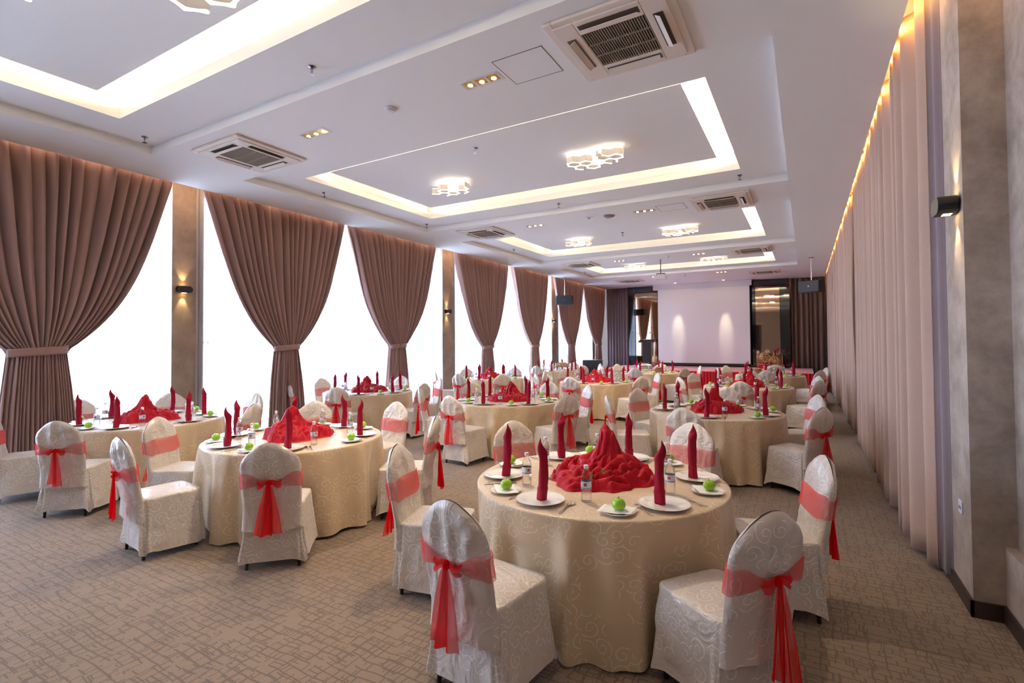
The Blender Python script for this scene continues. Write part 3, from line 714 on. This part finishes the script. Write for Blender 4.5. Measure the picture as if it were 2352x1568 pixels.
# ------------------------------------------------------------------ chairs
def chair_proto(seed):
    rn = random.Random(seed); so = seed*11.3
    t = thing('banquet_chair', (0, 0, 0)); tag(t, '', 'chair')
    YR = -.21
    lean = .17
    # seat block with skirt
    mb = MB(); n = 112
    def rr(a, hx, hy, rc):
        # rounded rectangle by angle (superellipse)
        e = 2/9
        c, s = cos(a), sin(a)
        return hx*math.copysign(abs(c)**e, c), hy*math.copysign(abs(s)**e, s)
    levels = [(-.0, .0), ]
    ph = [rn.uniform(0, 6) for _ in range(8)]
    prof = [(1.0, 0), (.93, 0), (.82, 0), (.70, 0), (.56, 0), (.42, 0), (.30, 0), (.2, 0), (.11, 0), (.05, 0), (.02, 0), (0, 0)]
    ztop = .475
    rings = []
    for s_, _ in prof:
        ring_ = []
        for i in range(n):
            a = 2*PI*i/n
            hx = .205+.035*s_+.010*s_**3; hy = .220+.014*s_
            x, y = rr(a, hx, hy, 0)
            # rounded top edge
            if s_ < .06: k = 1-.035*(1-s_/.06)**2; x *= k; y *= k
            fold = s_*(.013*sin(5*a+ph[0])+.010*sin(9*a+ph[1]+2*s_)+.008*sin(17*a+ph[2]-2*s_))*(1.0 if abs(y) < hy*.98 else .6)
            fold += (.010*nz(x*7+so, y*7, s_*6)+.007*nz(x*16+s_*7, y*16+so, s_*9))*min(1, s_*6)
            l_ = math.hypot(x, y); x += x/l_*fold; y += y/l_*fold
            mid = (1-abs(abs(cos(2*a))))  # 0 at sides' middle, 1 at corners
            hem = .045+.050*(1-mid)**2*(.5+.5*sin(2*a+ph[3])) + .008*sin(7*a+ph[4])
            z = ztop-.012*(s_ == 0)*0-(ztop-hem)*s_ - (.0)
            if s_ < .06: z = ztop-.022*(1-math.sqrt(max(0, 1-(s_/.06-1)**2)))*0-(.024*(s_/.06)**2 if s_ else 0)*.9
            ring_.append((x, y-.0, z))
        rings.append(ring_)
    # top cap
    caps = []
    for k in (.8, .55, .3, .08):
        caps.append([(x*k, y*k, ztop+.016*(1-k**3)+.004*nz(x*k*9+so, y*k*9)) for x, y, z in rings[-1]])
    allr = rings+caps
    vs = [p for r_ in allr for p in r_]; fs = []
    for j in range(len(allr)-1):
        for i in range(n):
            a = j*n+i; b = j*n+(i+1) % n; fs.append((a, b, b+n, a+n))
    fs.append(tuple((len(allr)-1)*n+i for i in range(n)))
    mb.add(vs, fs)
    # back slab
    Wd = .208; z0 = .30; NU, NV = 30, 30
    def zt(u): return .965-.115*abs(u)**1.9
    def pos(u, v, sgn):
        z = z0+(zt(u)-z0)*v
        w = Wd*(1+.04*math.sin(min(1, max(0, (z-.5)/.4))*PI)) - .008*math.exp(-((z-.68)/.06)**2)
        w *= 1-.10*max(0, (v-.82)/.18)**2.2
        if z < .5: w += .012*(.5-z)/.2
        e = (1-abs(u)**5)**.5*(1-max(0, (v-.55)/.45)**6)**.5
        th = .034*e
        y = YR-.012-lean*max(0, z-.42)+sgn*th-.012*(1-u*u)*(0 if sgn > 0 else 1)
        wr = .010*nz(u*3+so, z*6, sgn*3.1)+.006*nz(u*7+z*6+so, z*11-u*3, sgn)+.004*nz(u*4+so, z*26, sgn*2)
        # gathers above the sash on the rear
        if sgn < 0: wr += .013*sin(u*11+ph[5])*math.exp(-((z-.80)/.10)**2)*(1-abs(u))
        wr += .004*sin(u*21+ph[6])*math.exp(-((z-.62)/.08)**2)
        return (u*w+.003*nz(z*9, so), y+wr*e, z+.004*nz(u*4, so))
    mb.grid(lambda u, v: pos(2*u-1, v, 1), NU, NV, flip=True)
    mb.grid(lambda u, v: pos(2*u-1, v, -1), NU, NV)
    # piping seam round the back edge
    c = mb.build('chair_cover', M['cover'], t, smooth=True, boxuv=True, weld=.0015)
    # sash band
    zb = .685
    def band(u, v):
        a = 2*PI*u; rear = max(0, -sin(a)); pinch = math.exp(-((a-1.5*PI)/.42)**2)
        h = (.058+.018*max(0, sin(a)))*(1-.70*pinch); z = zb-.010*pinch+h*(2*v-1)+.005*sin(5*a+ph[0])
        e = 2/3.2; cx_, sy_ = cos(a), sin(a)
        x = (Wd+.010)*math.copysign(abs(cx_)**e, cx_); y = (.046)*math.copysign(abs(sy_)**e, sy_)
        y -= .010*max(0, -sin(a))
        yc = YR-.012-lean*(z-.42)
        return (x, yc+y+.002*sin(30*u+v*5), z)
    MB().grid(band, 72, 6, True).build('sash', M['sash'], t, smooth=True)
    yb = YR-.012-lean*(zb-.42)-.068
    bw = MB()
    bw.ball((0, yb-.004, zb-.012), .020, 12, 8, (1.0, .8, 1.25))
    for sd in (-1, 1):   # gathered wings beside the knot
        def wing(u, v, sd=sd):
            x = sd*(.006+.078*u); hh = .012+.024*u**.8*(1-.25*u)
            return (x, yb+.004-.016*sin(PI*u)+.010*sin(v*9+ph[1]+sd)*u, zb-.012+hh*(2*v-1)-.012*u+.006*sin(7*u))
        bw.grid(wing, 10, 10)
    kt = bw.build('bow', M['bow'], t, smooth=True)
    wide = (.030, .045, .060, .040)[seed % 4]; ln = (.36, .44, .38, .33)[seed % 4]
    for sd in (-1, 1):
        lx = rn.uniform(.012, .05); l2 = ln*rn.uniform(.9, 1.05)
        def tail(u, v, sd=sd, lx=lx, l2=l2):
            w = .014+wide*v**.7; z = zb-.02-l2*v
            x = sd*lx*v**.8+(u-.5)*2*w*.9
            yr = min(-.255-.01, yb) if z < .5 else yb
            y = yb-.012+(.0)*v-.010*sd*v+.014*sin(u*11+ph[2]+sd*2+v*2)*(.3+v)
            return (x, y-.012*v, z-.02*abs(u-.5)*v*sd)
        MB().grid(tail, 16, 18).build('sash_tail', M['bow'], kt, smooth=True)
    for x, y in ((-.172, -.192), (.172, -.192), (-.16, .175), (.16, .175)):
        MB().cyl((x*1.08, y*1.05, 0), (x*.95, y*.95, .40), .0125, 10).build('leg', M['black'], t)
    return t
chairs = [chair_proto(s) for s in (1, 2, 3, 4)]

# ------------------------------------------------------------------ tableware prototypes
def lathe_obj(name, prof, m_, n=40, parent=None, c=(0, 0, 0)):
    return MB().lathe(prof, n, c).build(name, m_, parent, smooth=True, angle=40)
plate = lathe_obj('dinner_plate', [(.075, 0), (.08, .004), (.105, .010), (.142, .020), (.143, .022), (.139, .0225), (.108, .0135), (.085, .008), (.0, .0075)], M['china'], 56)
side = lathe_obj('side_plate', [(.05, 0), (.055, .003), (.072, .008), (.096, .015), (.097, .017), (.094, .0172), (.074, .0105), (.058, .0065), (0, .006)], M['china'], 48)
tag(plate, '', 'plate'); tag(side, '', 'plate')
# paper doily napkin
def pap(u, v):
    x, y = (u-.5)*.18, (v-.5)*.13
    d = math.hypot(x, y); return (x+.2*y, y, .0175+.010*(max(0, d-.055)/.05)**1.3*0.6+.004*nz(x*20, y*20)+.002)
paper = MB().grid(pap, 14, 12).build('paper_napkin', M['paper'], smooth=True); tag(paper, '', 'paper napkin'); paper.modifiers.new('t', 'SOLIDIFY').thickness = .0012
# apple
apple = thing('green_apple', (0, 0, 0)); tag(apple, '', 'apple')
ap = []
for k in range(19):
    a = PI*k/18; r = .037*sin(a)*(1+.10*cos(a)*-1*-1); zz = -.033*cos(a)
    if k < 3: zz += .006*(1-k/3)
    if k > 15: zz -= .011*((k-15)/3)**1.5
    ap.append((max(r, .0004), zz+.033))
def apf(u, v):
    k = v*18; i = min(17, int(k)); f = k-i; r = ap[i][0]*(1-f)+ap[i+1][0]*f; z = ap[i][1]*(1-f)+ap[i+1][1]*f
    a = 2*PI*u; r *= 1+.025*cos(5*a)*(1 if v < .4 else .5); return (r*cos(a), r*sin(a), z)
MB().grid(apf, 28, 18, True).build('apple_flesh', M['apple'], apple, smooth=True)
MB().tube([(0, 0, .052), (.001, 0, .062), (.005, .002, .074)], [.0014, .0012, .0016], 6).build('stem', M['stem'], apple)
# napkin rolls
def napkin_proto(seed):
    rn = random.Random(seed); ph = [rn.uniform(0, 6) for _ in range(5)]
    H = .245; bend = rn.uniform(-.012, .012)
    def f(u, v):
        a = 2*PI*u; z = H*v; r = .0215+.0025*sin(3*a+ph[0]+v*3)+.0018*sin(9*v+ph[1])+.0015*nz(u*6, v*9, seed)
        if z < .055: r += .0035+.0015*sin(2*a+z*40)
        zt = z
        if v > .72:
            q = (v-.72)/.28
            side_ = cos(a-ph[2]); r *= max(.02, 1+.22*sin(PI*min(1, q*1.15))-1.08*q**3.2); zt = z+.020*q*side_
            cx_ = .012*q*cos(ph[2]); cy_ = .012*q*sin(ph[2])
        else: cx_ = cy_ = 0
        if abs(v-.2) < .03: r += .0012
        return (r*cos(a)+cx_+bend*sin(v*3.1), r*sin(a)+cy_+bend*.5*v, zt)
    m_ = MB().grid(f, 28, 40, True)
    m_.xf(Matrix.Diagonal((1.13, 1.13, 1.36, 1)))
    o = m_.build('rolled_napkin', M['napkin'], smooth=True); o.modifiers.new('t', 'SOLIDIFY').thickness = -.002
    # inner fold flap
    return tag(o, '', 'napkin')
naps = [napkin_proto(s) for s in (3, 5, 8)]
# bottle
bottle = thing('water_bottle', (0, 0, 0)); tag(bottle, '', 'bottle')
bp = [(.026, 0), (.030, .003), (.031, .010)]
z = .012
for k in range(5): bp += [(.0300, z), (.0312, z+.005), (.0300, z+.010)]; z += .011
bp += [(.0305, .070), (.0302, .073), (.0302, .123), (.0308, .127), (.0308, .132), (.0290, .146), (.0235, .162), (.0160, .175), (.0125, .181), (.0125, .188), (.0145, .189), (.0145, .191), (.012, .192), (.012, .196)]
MB().lathe(bp, 28).build('bottle_body', M['bottle'], bottle, smooth=True)
MB().lathe([(.0138, .192), (.0140, .193), (.0140, .209), (.0128, .211)], 20).build('cap', M['cap'], bottle, smooth=True, angle=40)
lb_ = MB().lathe([(.0306, .076), (.0306, .120)], 28, cap0=False, cap1=False).build('label', M['label'], bottle, smooth=True)
mk = MB()
for a0 in (0,):
    mk.grid(lambda u, v: (.0309*cos(a0+.30*(u-.5)*2), .0309*sin(a0+.30*(u-.5)*2), .094+.018*v), 6, 2)
mk.build('label_mark', M['labelred'], lb_)
mk = MB()
mk.grid(lambda u, v: (.0308*cos(2*PI*u), .0308*sin(2*PI*u), .079+.006*v), 28, 1, True)
mk.build('label_band', M['labelblue'], lb_)
# cutlery
def spoon():
    mb = MB(); ln = .19
    def f(u, v):
        y = ln*v
        if v < .68: w = .0045-.0018*sin(PI*v/.68); zz = .004+.004*sin(PI*v/.68)
        else: q = (v-.68)/.32; w = .0035+.0175*math.sqrt(max(0, sin(PI*min(1, q*.92+.04)))); zz = .004-.003*sin(PI*q)
        x = (u-.5)*2*w; dish = (-.003*(1-(2*u-1)**2) if v > .7 else 0)
        return (x, y, zz+dish+.003)
    return mb.grid(f, 8, 40)
def fork():
    mb = MB()
    mb.grid(lambda u, v: ((u-.5)*2*(.0045-.0018*sin(PI*v) if v < .8 else .003+.008*(v-.8)/.2), .14*v, .004+.004*sin(PI*v)), 4, 24)
    for k in range(4):
        x = -.0095+.0063*k; mb.add([(x, .139, .0045), (x+.0035, .139, .0045), (x+.0028, .192, .007), (x+.0007, .192, .007)], [(0, 1, 2, 3)])
    mb.add([(-.011, .135, .0042), (.011, .135, .0042), (.0127, .150, .0048), (-.0127, .150, .0048)], [(0, 1, 2, 3)])
    return mb
def knife():
    mb = MB(); mb.grid(lambda u, v: ((u-.5)*2*(.005 if v < .45 else .0035+.006*min(1, (v-.45)*6)*(1-((v-.45)/.55)**6)), .215*v, .003+.001*sin(PI*v)), 4, 30); return mb
cut = []
for fn_, nm in ((spoon, 'spoon'), (fork, 'fork'), (knife, 'knife')):
    o = fn_().build(nm, M['steel'], smooth=True); o.modifiers.new('t', 'SOLIDIFY').thickness = .0022; tag(o, '', nm); cut.append(o)

def pile_mesh(seed, R=.35, H=.30):
    rn = random.Random(seed); so = seed*5.7; pa = rn.uniform(0, 6.28); px_, py_ = .05*cos(pa), .05*sin(pa)
    nr, na = 70, 200
    def f(u, v):
        a = 2*PI*u; Rm = R*(1+.08*sin(3*a+so)+.05*sin(7*a+so*2)+.025*sin(17*a+so))
        r = Rm*v; x, y = r*cos(a), r*sin(a)
        d0 = math.hypot(x-px_, y-py_)
        h = .088*(1-v**4)+.105*(H/.3)*math.exp(-(d0/.15)**2.2)+.120*(H/.3)*math.exp(-(d0/.070)**2.8)
        # rolled folds: warped stripes with narrow creases
        n1 = nz(x*4+so, y*4, .2); n2 = nz(x*6, y*6+so, 1.7); n3 = nz(x*2.6+so, y*2.6, 4.1)
        p1 = 9*n3+r*30+2.2*n1+2*sin(a+so); p2 = 5*a+7*n2+r*9; p3 = (x*cos(so)+y*sin(so))*46+6*n1
        m_ = .5+.5*sin(7*nz(x*3, y*3+so, 2.9)+so)
        env = min(1, (1-v)*9+.1)
        h += env*(.046*(abs(sin(p1))**.7-.6)*(1-.6*m_)+.030*(abs(sin(p2))**.7-.6)*(.35+v)+.036*(abs(sin(p3))**.7-.6)*m_+.014*(nz(x*24, y*24, so)))
        # ruffled rim
        h += .022*(.5+.5*sin(19*a+5*nz(a, so)+8*v))*v**3*(1-v**12)*1.6
        if v > .985: h = .001
        ex = .022*nz(x*13, y*13, so)+.010*nz(x*30, y*30, so); ey = .022*nz(x*13+9, y*13, so)
        q = min(1, (1-v)*8)
        return (x+ex*q, y+ey*q, max(.001, h))
    return MB().grid(f, na, nr, True)
# ------------------------------------------------------------------ tables
TZ = .76
T = {
 'front': dict(c=(-1.24, 3.32), nm='the nearest table', ch=[-99, -38, 20, -156, 144, 77], st=[-101, -36, 27, 88, 139, -156], full=1, H=.34, seed=1),
 'fmid': dict(c=(-4.45, 3.34), nm='the front-row middle table', ch=[-103, -43, 29, 89, -150, 135], st=[-102, -43, 33, 92, 145, -158], full=1, H=.27, seed=2),
 'fleft': dict(c=(-7.1, 3.2), nm='the front-row window table', ch=[-117, -55, 23, 88, 143, -174], st=[-112, -50, 15, 75, 130, -170], full=1, H=.27, seed=3),
 'sright': dict(c=(-1.06, 7.18), nm='the second-row right table', ch=[-93, -31, 33, 92, 151, -154], st=[-90, -15, 40, 96, 150, -166], full=1, H=.27, seed=4),
 'smid': dict(c=(-4.15, 7.02), nm='the second-row middle table', ch=[-93, -23, 44, 88, 148, -153], st=[-95, -30, 30, 90, 150, -150], full=1, H=.27, seed=5),
 'sleft': dict(c=(-7.32, 7.1), nm='the second-row window table', ch=[-126, -65, -2, 53, 107, 176], st=[-120, -60, 0, 60, 120, 180], full=1, H=.25, seed=6),
 'tleft': dict(c=(-7.0, 11.0), nm='the third-row window table', ch=[-143, -89, -46, 20, 93, 153], st=[-140, -85, -30, 30, 90, 150], full=0, H=.25, seed=7),
 'tmid': dict(c=(-4.2, 11.1), nm='the third-row middle table', ch=[-90, -27, 26, 90, 145, -145], st=[-95, -35, 25, 85, 145, -155], full=0, H=.26, seed=8),
 'tright': dict(c=(-1.04, 11.3), nm='the third-row right table', ch=[-90, -26, 27, 90, 148, -147], st=[-90, -20, 35, 90, 150, -150], full=0, H=.27, seed=9),
 'bleft': dict(c=(-7.0, 15.0), nm='the fourth-row window table', ch=[-150, -90, -30, 30, 90, 150], st=[-140, -80, -20, 40, 100, 160], full=0, H=0, seed=10),
 'bmid': dict(c=(-4.0, 15.0), nm='the fourth-row middle table', ch=[-90, -35, 15, 90, 150, -150], st=[-100, -40, 20, 80, 140, -160], full=0, H=0, seed=11),
 'bright': dict(c=(-.85, 15.1), nm='the fourth-row right table', ch=[-91, -35, 22, 90, 148, -145], st=[-95, -30, 30, 90, 150, -150], full=0, H=0, seed=12),
}
NAMES_A = ['near', 'near right', 'far right', 'far', 'far left', 'near left']
NAMES_B = ['near right', 'right', 'far right', 'far left', 'left', 'near left']
def rank_names(c, angs):
    """name each place by where it lies round the table as the camera sees it"""
    base = math.degrees(math.atan2(-c[1], -c[0]))
    rel = [((a-base+180) % 360)-180 for a in angs]     # 0 = toward camera, + = camera right
    best = None
    for names, cen in ((NAMES_A, [0, 60, 120, 180, -120, -60]), (NAMES_B, [30, 90, 150, -150, -90, -30])):
        order = sorted(range(6), key=lambda i: rel[i])
        for sh in range(6):
            idx = sorted(range(6), key=lambda k: cen[k]); idx = idx[sh:]+idx[:sh]
            cost = sum(abs(((rel[order[k]]-cen[idx[k]]+180) % 360)-180)**2 for k in range(6))
            if best is None or cost < best[0]: best = (cost, {order[k]: names[idx[k]] for k in range(6)})
    return [best[1][i] for i in range(6)]

def make_table(key, d):
    cx, cy = d['c']; nm = d['nm']; rn = random.Random(d['seed']*31)
    t = thing('banquet_table', (cx, cy, 0)); tag(t, 'round board and legs under the cloth of '+nm, 'table', 'round banquet tables')
    MB().lathe([(.80, .73), (.815, .735), (.815, .752), (.80, .755)], 64).build('tabletop', M['ply'], t, smooth=True, angle=40)
    for k in range(4):
        a = PI/4+k*PI/2; MB().cyl((.42*cos(a), .42*sin(a), 0), (.42*cos(a), .42*sin(a), .73), .016).build('leg', M['black'], t)
    ph = [rn.uniform(0, 6.28) for _ in range(9)]; chd = [rad(a) for a in d['ch']]
    def near_ch(a):
        m_ = 0
        for c_ in chd:
            q = abs((a-c_+PI) % (2*PI)-PI); m_ = max(m_, math.exp(-(q/.25)**6))
        return m_
    nch = [near_ch(2*PI*i/240) for i in range(240)]
    def cl(u, v):
        a = 2*PI*u; kk = nch[int(round(u*240)) % 240]
        if v < .4:
            r = .82*(v/.4)**.8; return (r*cos(a), r*sin(a), TZ-.001)
        if v < .46:
            q = (v-.4)/.06*PI/2; r = .82+.012*sin(q); return (r*cos(a), r*sin(a), TZ-.001-.012*(1-cos(q)))
        s = (v-.46)/.54
        w = (sin(11*a+ph[0])*.45+sin(17*a+ph[1])*.5+sin(23*a+ph[2]+1.2*s)*.4+sin(5*a+ph[3])*.3+sin(31*a+ph[5])*.25)
        w = math.copysign(abs(w)**.8, w)
        r = .832+s**.6*(.026+.036*w)*(1-.65*kk)+.012*s*(1-kk)-.065*kk*min(1, s*3)
        r += .004*nz(a*6, s*5, d['seed'])*s
        return (r*cos(a), r*sin(a), TZ-.013-s*(TZ-.013-.022-.012*sin(7*a+ph[4])))
    c = MB().grid(cl, 240, 44, True)
    c = c.build('tablecloth', M['cloth'], smooth=True, boxuv=True); c.location = (cx, cy, 0)
    tag(c, 'beige damask tablecloth draped to the floor over '+nm, 'tablecloth', 'beige tablecloths on the round tables')
    names = rank_names(d['c'], d['ch'])
    for i, a in enumerate(d['ch']):
        ar = rad(a); dist = 1.09+rn.uniform(-.015, .03)
        if key == 'front' and a in (77,): dist = 1.16
        pr = chairs[(i*3+d['seed']) % 4]
        place(pr, (cx+dist*cos(ar), cy+dist*sin(ar), 0), ar+PI/2+rad(rn.uniform(-7, 7)),
              'cream-covered chair with red sash at the %s place of %s' % (names[i], nm), 'covered banquet chairs round the tables', 'chair')
    names = rank_names(d['c'], d['st'])
    for i, a in enumerate(d['st']):
        ar = rad(a); pl = '%s place of %s' % (names[i], nm); zt = TZ
        R_ = .655
        px_, py_ = cx+R_*cos(ar), cy+R_*sin(ar)
        place(plate, (px_, py_, zt), 0, 'white dinner plate at the '+pl, 'white dinner plates')
        place(naps[(i+d['seed']) % 3], (px_-.02*cos(ar)+rn.uniform(-.01, .01), py_-.02*sin(ar)+rn.uniform(-.01, .01), zt+.0095), rn.uniform(0, 6.28),
              'upright rolled burgundy napkin at the '+pl, 'upright rolled burgundy napkins')
        a2 = ar-rad(25+rn.uniform(-2, 2)); sx, sy = cx+.70*cos(a2), cy+.70*sin(a2)
        place(side, (sx, sy, zt), 0, 'small white side plate at the '+pl, 'small white side plates')
        if d['full']:
            place(paper, (sx, sy, zt-.0035), a2+PI/2+rn.uniform(-.5, .5), 'white paper napkin under the apple at the '+pl, 'white paper napkins')
        place(apple, (sx+rn.uniform(-.01, .01), sy+rn.uniform(-.01, .01), zt+(.0165 if d['full'] else .0062)), rn.uniform(0, 6), 'green apple at the '+pl, 'green apples on side plates')
        a3 = ar+rad(21+rn.uniform(-3, 3)); place(bottle, (cx+.52*cos(a3), cy+.52*sin(a3), zt), math.atan2(-cy, -cx)+rn.uniform(-.6, .6), 'clear water bottle with white cap at the '+pl, 'clear water bottles')
        if d['full']:
            rv = Vector((cos(ar), sin(ar))); tv = Vector((-sin(ar), cos(ar)))   # tv = right-hand side of the guest
            for k, (off, rr_, nm2) in enumerate(((.185, .745, 'spoon right of the dinner plate'), (-.165, .75, 'fork left of the dinner plate'), (.215, .76, 'knife right of the dinner plate'))):
                p = Vector((cx, cy))+rv*rr_+tv*off
                if (p-Vector((cx, cy))).length > .80: p = Vector((cx, cy))+(p-Vector((cx, cy))).normalized()*.795
                place(cut[k], (p.x, p.y, zt), ar+PI/2+rad((10 if off > 0 else -8)+rn.uniform(-8, 8))+0, 'steel %s at the %s' % (nm2.split()[0], pl), 'steel knives' if nm2 == 'knife' else 'steel %ss' % nm2)
    if d['H']:
        p = pile_mesh(d['seed'], .355 if key == 'front' else .33, d['H']).build('centrepiece_cloth', M['crimson'], smooth=True, weld=.0004)
        p.location = (cx+.0, cy+.02, TZ); p.rotation_euler = (0, 0, rn.uniform(0, 6))
        tag(p, 'heap of crumpled crimson cloth in the middle of '+nm, 'centrepiece', 'crimson cloth centrepieces')
for k, d in T.items(): make_table(k, d)

# leaves scattered on the nearest centrepiece
lf = MB(); lf.grid(lambda u, v: ((u-.5)*2*.013*sin(PI*(v*.96+.02)), -.03+.06*v, .004*sin(PI*v)+.003*abs(u-.5)), 6, 10)
leaf = lf.build('green_leaf', M['leaf'], smooth=True); tag(leaf, '', 'leaf')
FP = [o for o in COL.objects if o.name.startswith('centrepiece_cloth')][0]
bpy.context.view_layer.update()
for i, (px_, py_, ds) in enumerate([(-1.53, 3.14, 'at the lower left'), (-1.14, 3.14, 'below the peak, right of centre'), (-1.20, 3.05, 'low on the near side'), (-1.04, 3.22, 'on the right slope'), (-1.28, 3.12, 'in the middle of the near slope')]):
    ok, hp, hn, _ = FP.ray_cast(FP.matrix_world.inverted() @ Vector((px_, py_, 2)), Vector((0, 0, -1)))
    z_ = (FP.matrix_world @ hp).z if ok else TZ
    nrm = (FP.matrix_world.to_3x3() @ hn).normalized() if ok else Vector((0, 0, 1))
    place(leaf, (px_, py_, z_+.004), 0, 'small green leaf lying on the nearest crimson centrepiece, '+ds, 'green leaves on the crimson cloth')
    o = [o for o in COL.objects if o.name.startswith('green_leaf')][-1]; o.rotation_euler = (nrm.to_track_quat('Z', 'Y') @ Matrix.Rotation(i*1.3, 3, 'Z').to_quaternion()).to_euler()

# buffet items on the far tables
def chafing(loc, rz, label, m_=None):
    t = thing('chafing_dish', loc, rz); tag(t, label, 'chafing dish')
    MB().box(-.20, -.13, .10, .20, .13, .16).build('pan', m_ or M['silver'], t, bevel=.012)
    MB().grid(lambda u, v: (.195*cos(PI*v)*-1, .125*cos(PI*u), .16+.11*(sin(PI*u)*sin(PI*v))**.6), 16, 20).build('lid', m_ or M['silver'], t, smooth=True)
    for x in (-.12, .12): MB().tube([(x, -.05, .255), (x, -.03, .30), (x, .03, .30), (x, .05, .255)], .006).build('handle', M['black'], t)
    for x in (-.17, .17):
        for y in (-.1, .1): MB().cyl((x, y, 0), (x, y, .10), .008).build('leg', m_ or M['silver'], t)
chafing((-6.75, 14.85, TZ), .3, 'wicker-sided chafing dish on the fourth-row window table', M['wicker'])
chafing((-.72, 15.25, TZ), .2, 'silver domed chafing dish on the fourth-row table on the right')
chafing((-4.15, 15.0, TZ), .5, 'small silver chafing dish on the fourth-row table in the middle')
def basket(loc, label):
    t = thing('bread_basket', loc); tag(t, label, 'basket')
    MB().lathe([(.09, 0), (.12, .06), (.135, .12), (.128, .12), (.11, .05), (.0, .02)], 24).build('basket_bowl', M['wicker'], t, smooth=True, angle=40)
    g = MB(); rn = random.Random(3)
    for k in range(7): g.ball((rn.uniform(-.06, .06), rn.uniform(-.06, .06), .11+rn.uniform(0, .05)), .045, 10, 7, (1.2, .8, .7))
    b = g.build('bread_rolls', M['wood'], t, smooth=True); b['kind'] = 'stuff'
basket((-3.70, 14.85, TZ), 'round wicker bread basket on the fourth-row table in the middle')
basket((-1.14, 15.2, TZ), 'round wicker bread basket on the fourth-row table on the right')
def cups(loc, label):
    t = thing('cup_stack', loc); tag(t, label, 'cup')
    for k in range(4): MB().lathe([(.025, .05*k), (.042, .05*k+.055), (.040, .05*k+.055), (.024, .05*k+.006)], 20).build('cup', M['china'], t, smooth=True, angle=40)
cup_at = [(-7.12, 14.72, 'nearest the window'), (-7.02, 14.68, 'middle stack'), (-7.08, 14.83, 'rear stack')]
for x, y, lb in cup_at: cups((x, y, TZ), 'stack of white cups on the fourth-row window table, '+lb)

# ------------------------------------------------------------------ outside
struct(MB().box(-60, -40, -9.2, XL-1.0, 70, -9.0).build('ground', M['bounce_ground']))

# ------------------------------------------------------------------ daylight
w = bpy.data.worlds.new('world'); scn.world = w; w.use_nodes = True; nt = w.node_tree; nt.nodes.clear()
out = N(nt, 'ShaderNodeOutputWorld'); bg = N(nt, 'ShaderNodeBackground'); tc = N(nt, 'ShaderNodeTexCoord'); sp = N(nt, 'ShaderNodeSeparateXYZ')
L(nt, tc, 'Generated', sp, 0)
nt.links.new(ramp(nt, math_(nt, 'ADD', math_(nt, 'MULTIPLY', sp.outputs[2], .5), .5), [(.45, lin((176, 190, 214))), (.53, lin((204, 221, 255)))]), bg.inputs[0])
bg.inputs[1].default_value = 13.0; L(nt, bg, 0, out, 0)
for a, b in bays:
    l = bpy.data.lights.new('window_portal', 'AREA'); l.shape = 'RECTANGLE'; l.size = b-a; l.size_y = 4.1; l.cycles.is_portal = True
    o = bpy.data.objects.new('window_portal', l); COL.objects.link(o)
    mt = Matrix((Vector((0, 1, 0)), Vector((0, 0, 1)), Vector((1, 0, 0)))).transposed()
    # local -Z must face +X (into the room)
    z = Vector((-1, 0, 0)); x = Vector((0, 1, 0)); y = z.cross(x)
    mt = Matrix((x, y, z)).transposed().to_4x4(); mt.translation = (XL-.12, (a+b)/2, 2.2); o.matrix_world = mt

# ------------------------------------------------------------------ render look
scn.view_settings.view_transform = 'Standard'; scn.view_settings.look = 'None'; scn.view_settings.gamma = 1; scn.view_settings.use_curve_mapping = False
scn.view_settings.exposure = 1.3
cy_ = scn.cycles
cy_.max_bounces = 7; cy_.diffuse_bounces = 4; cy_.glossy_bounces = 4; cy_.transmission_bounces = 6; cy_.transparent_max_bounces = 24
cy_.caustics_reflective = False; cy_.caustics_refractive = False; cy_.sample_clamp_indirect = 4; cy_.use_denoising = True
try: cy_.denoiser = 'OPENIMAGEDENOISE'
except Exception: pass
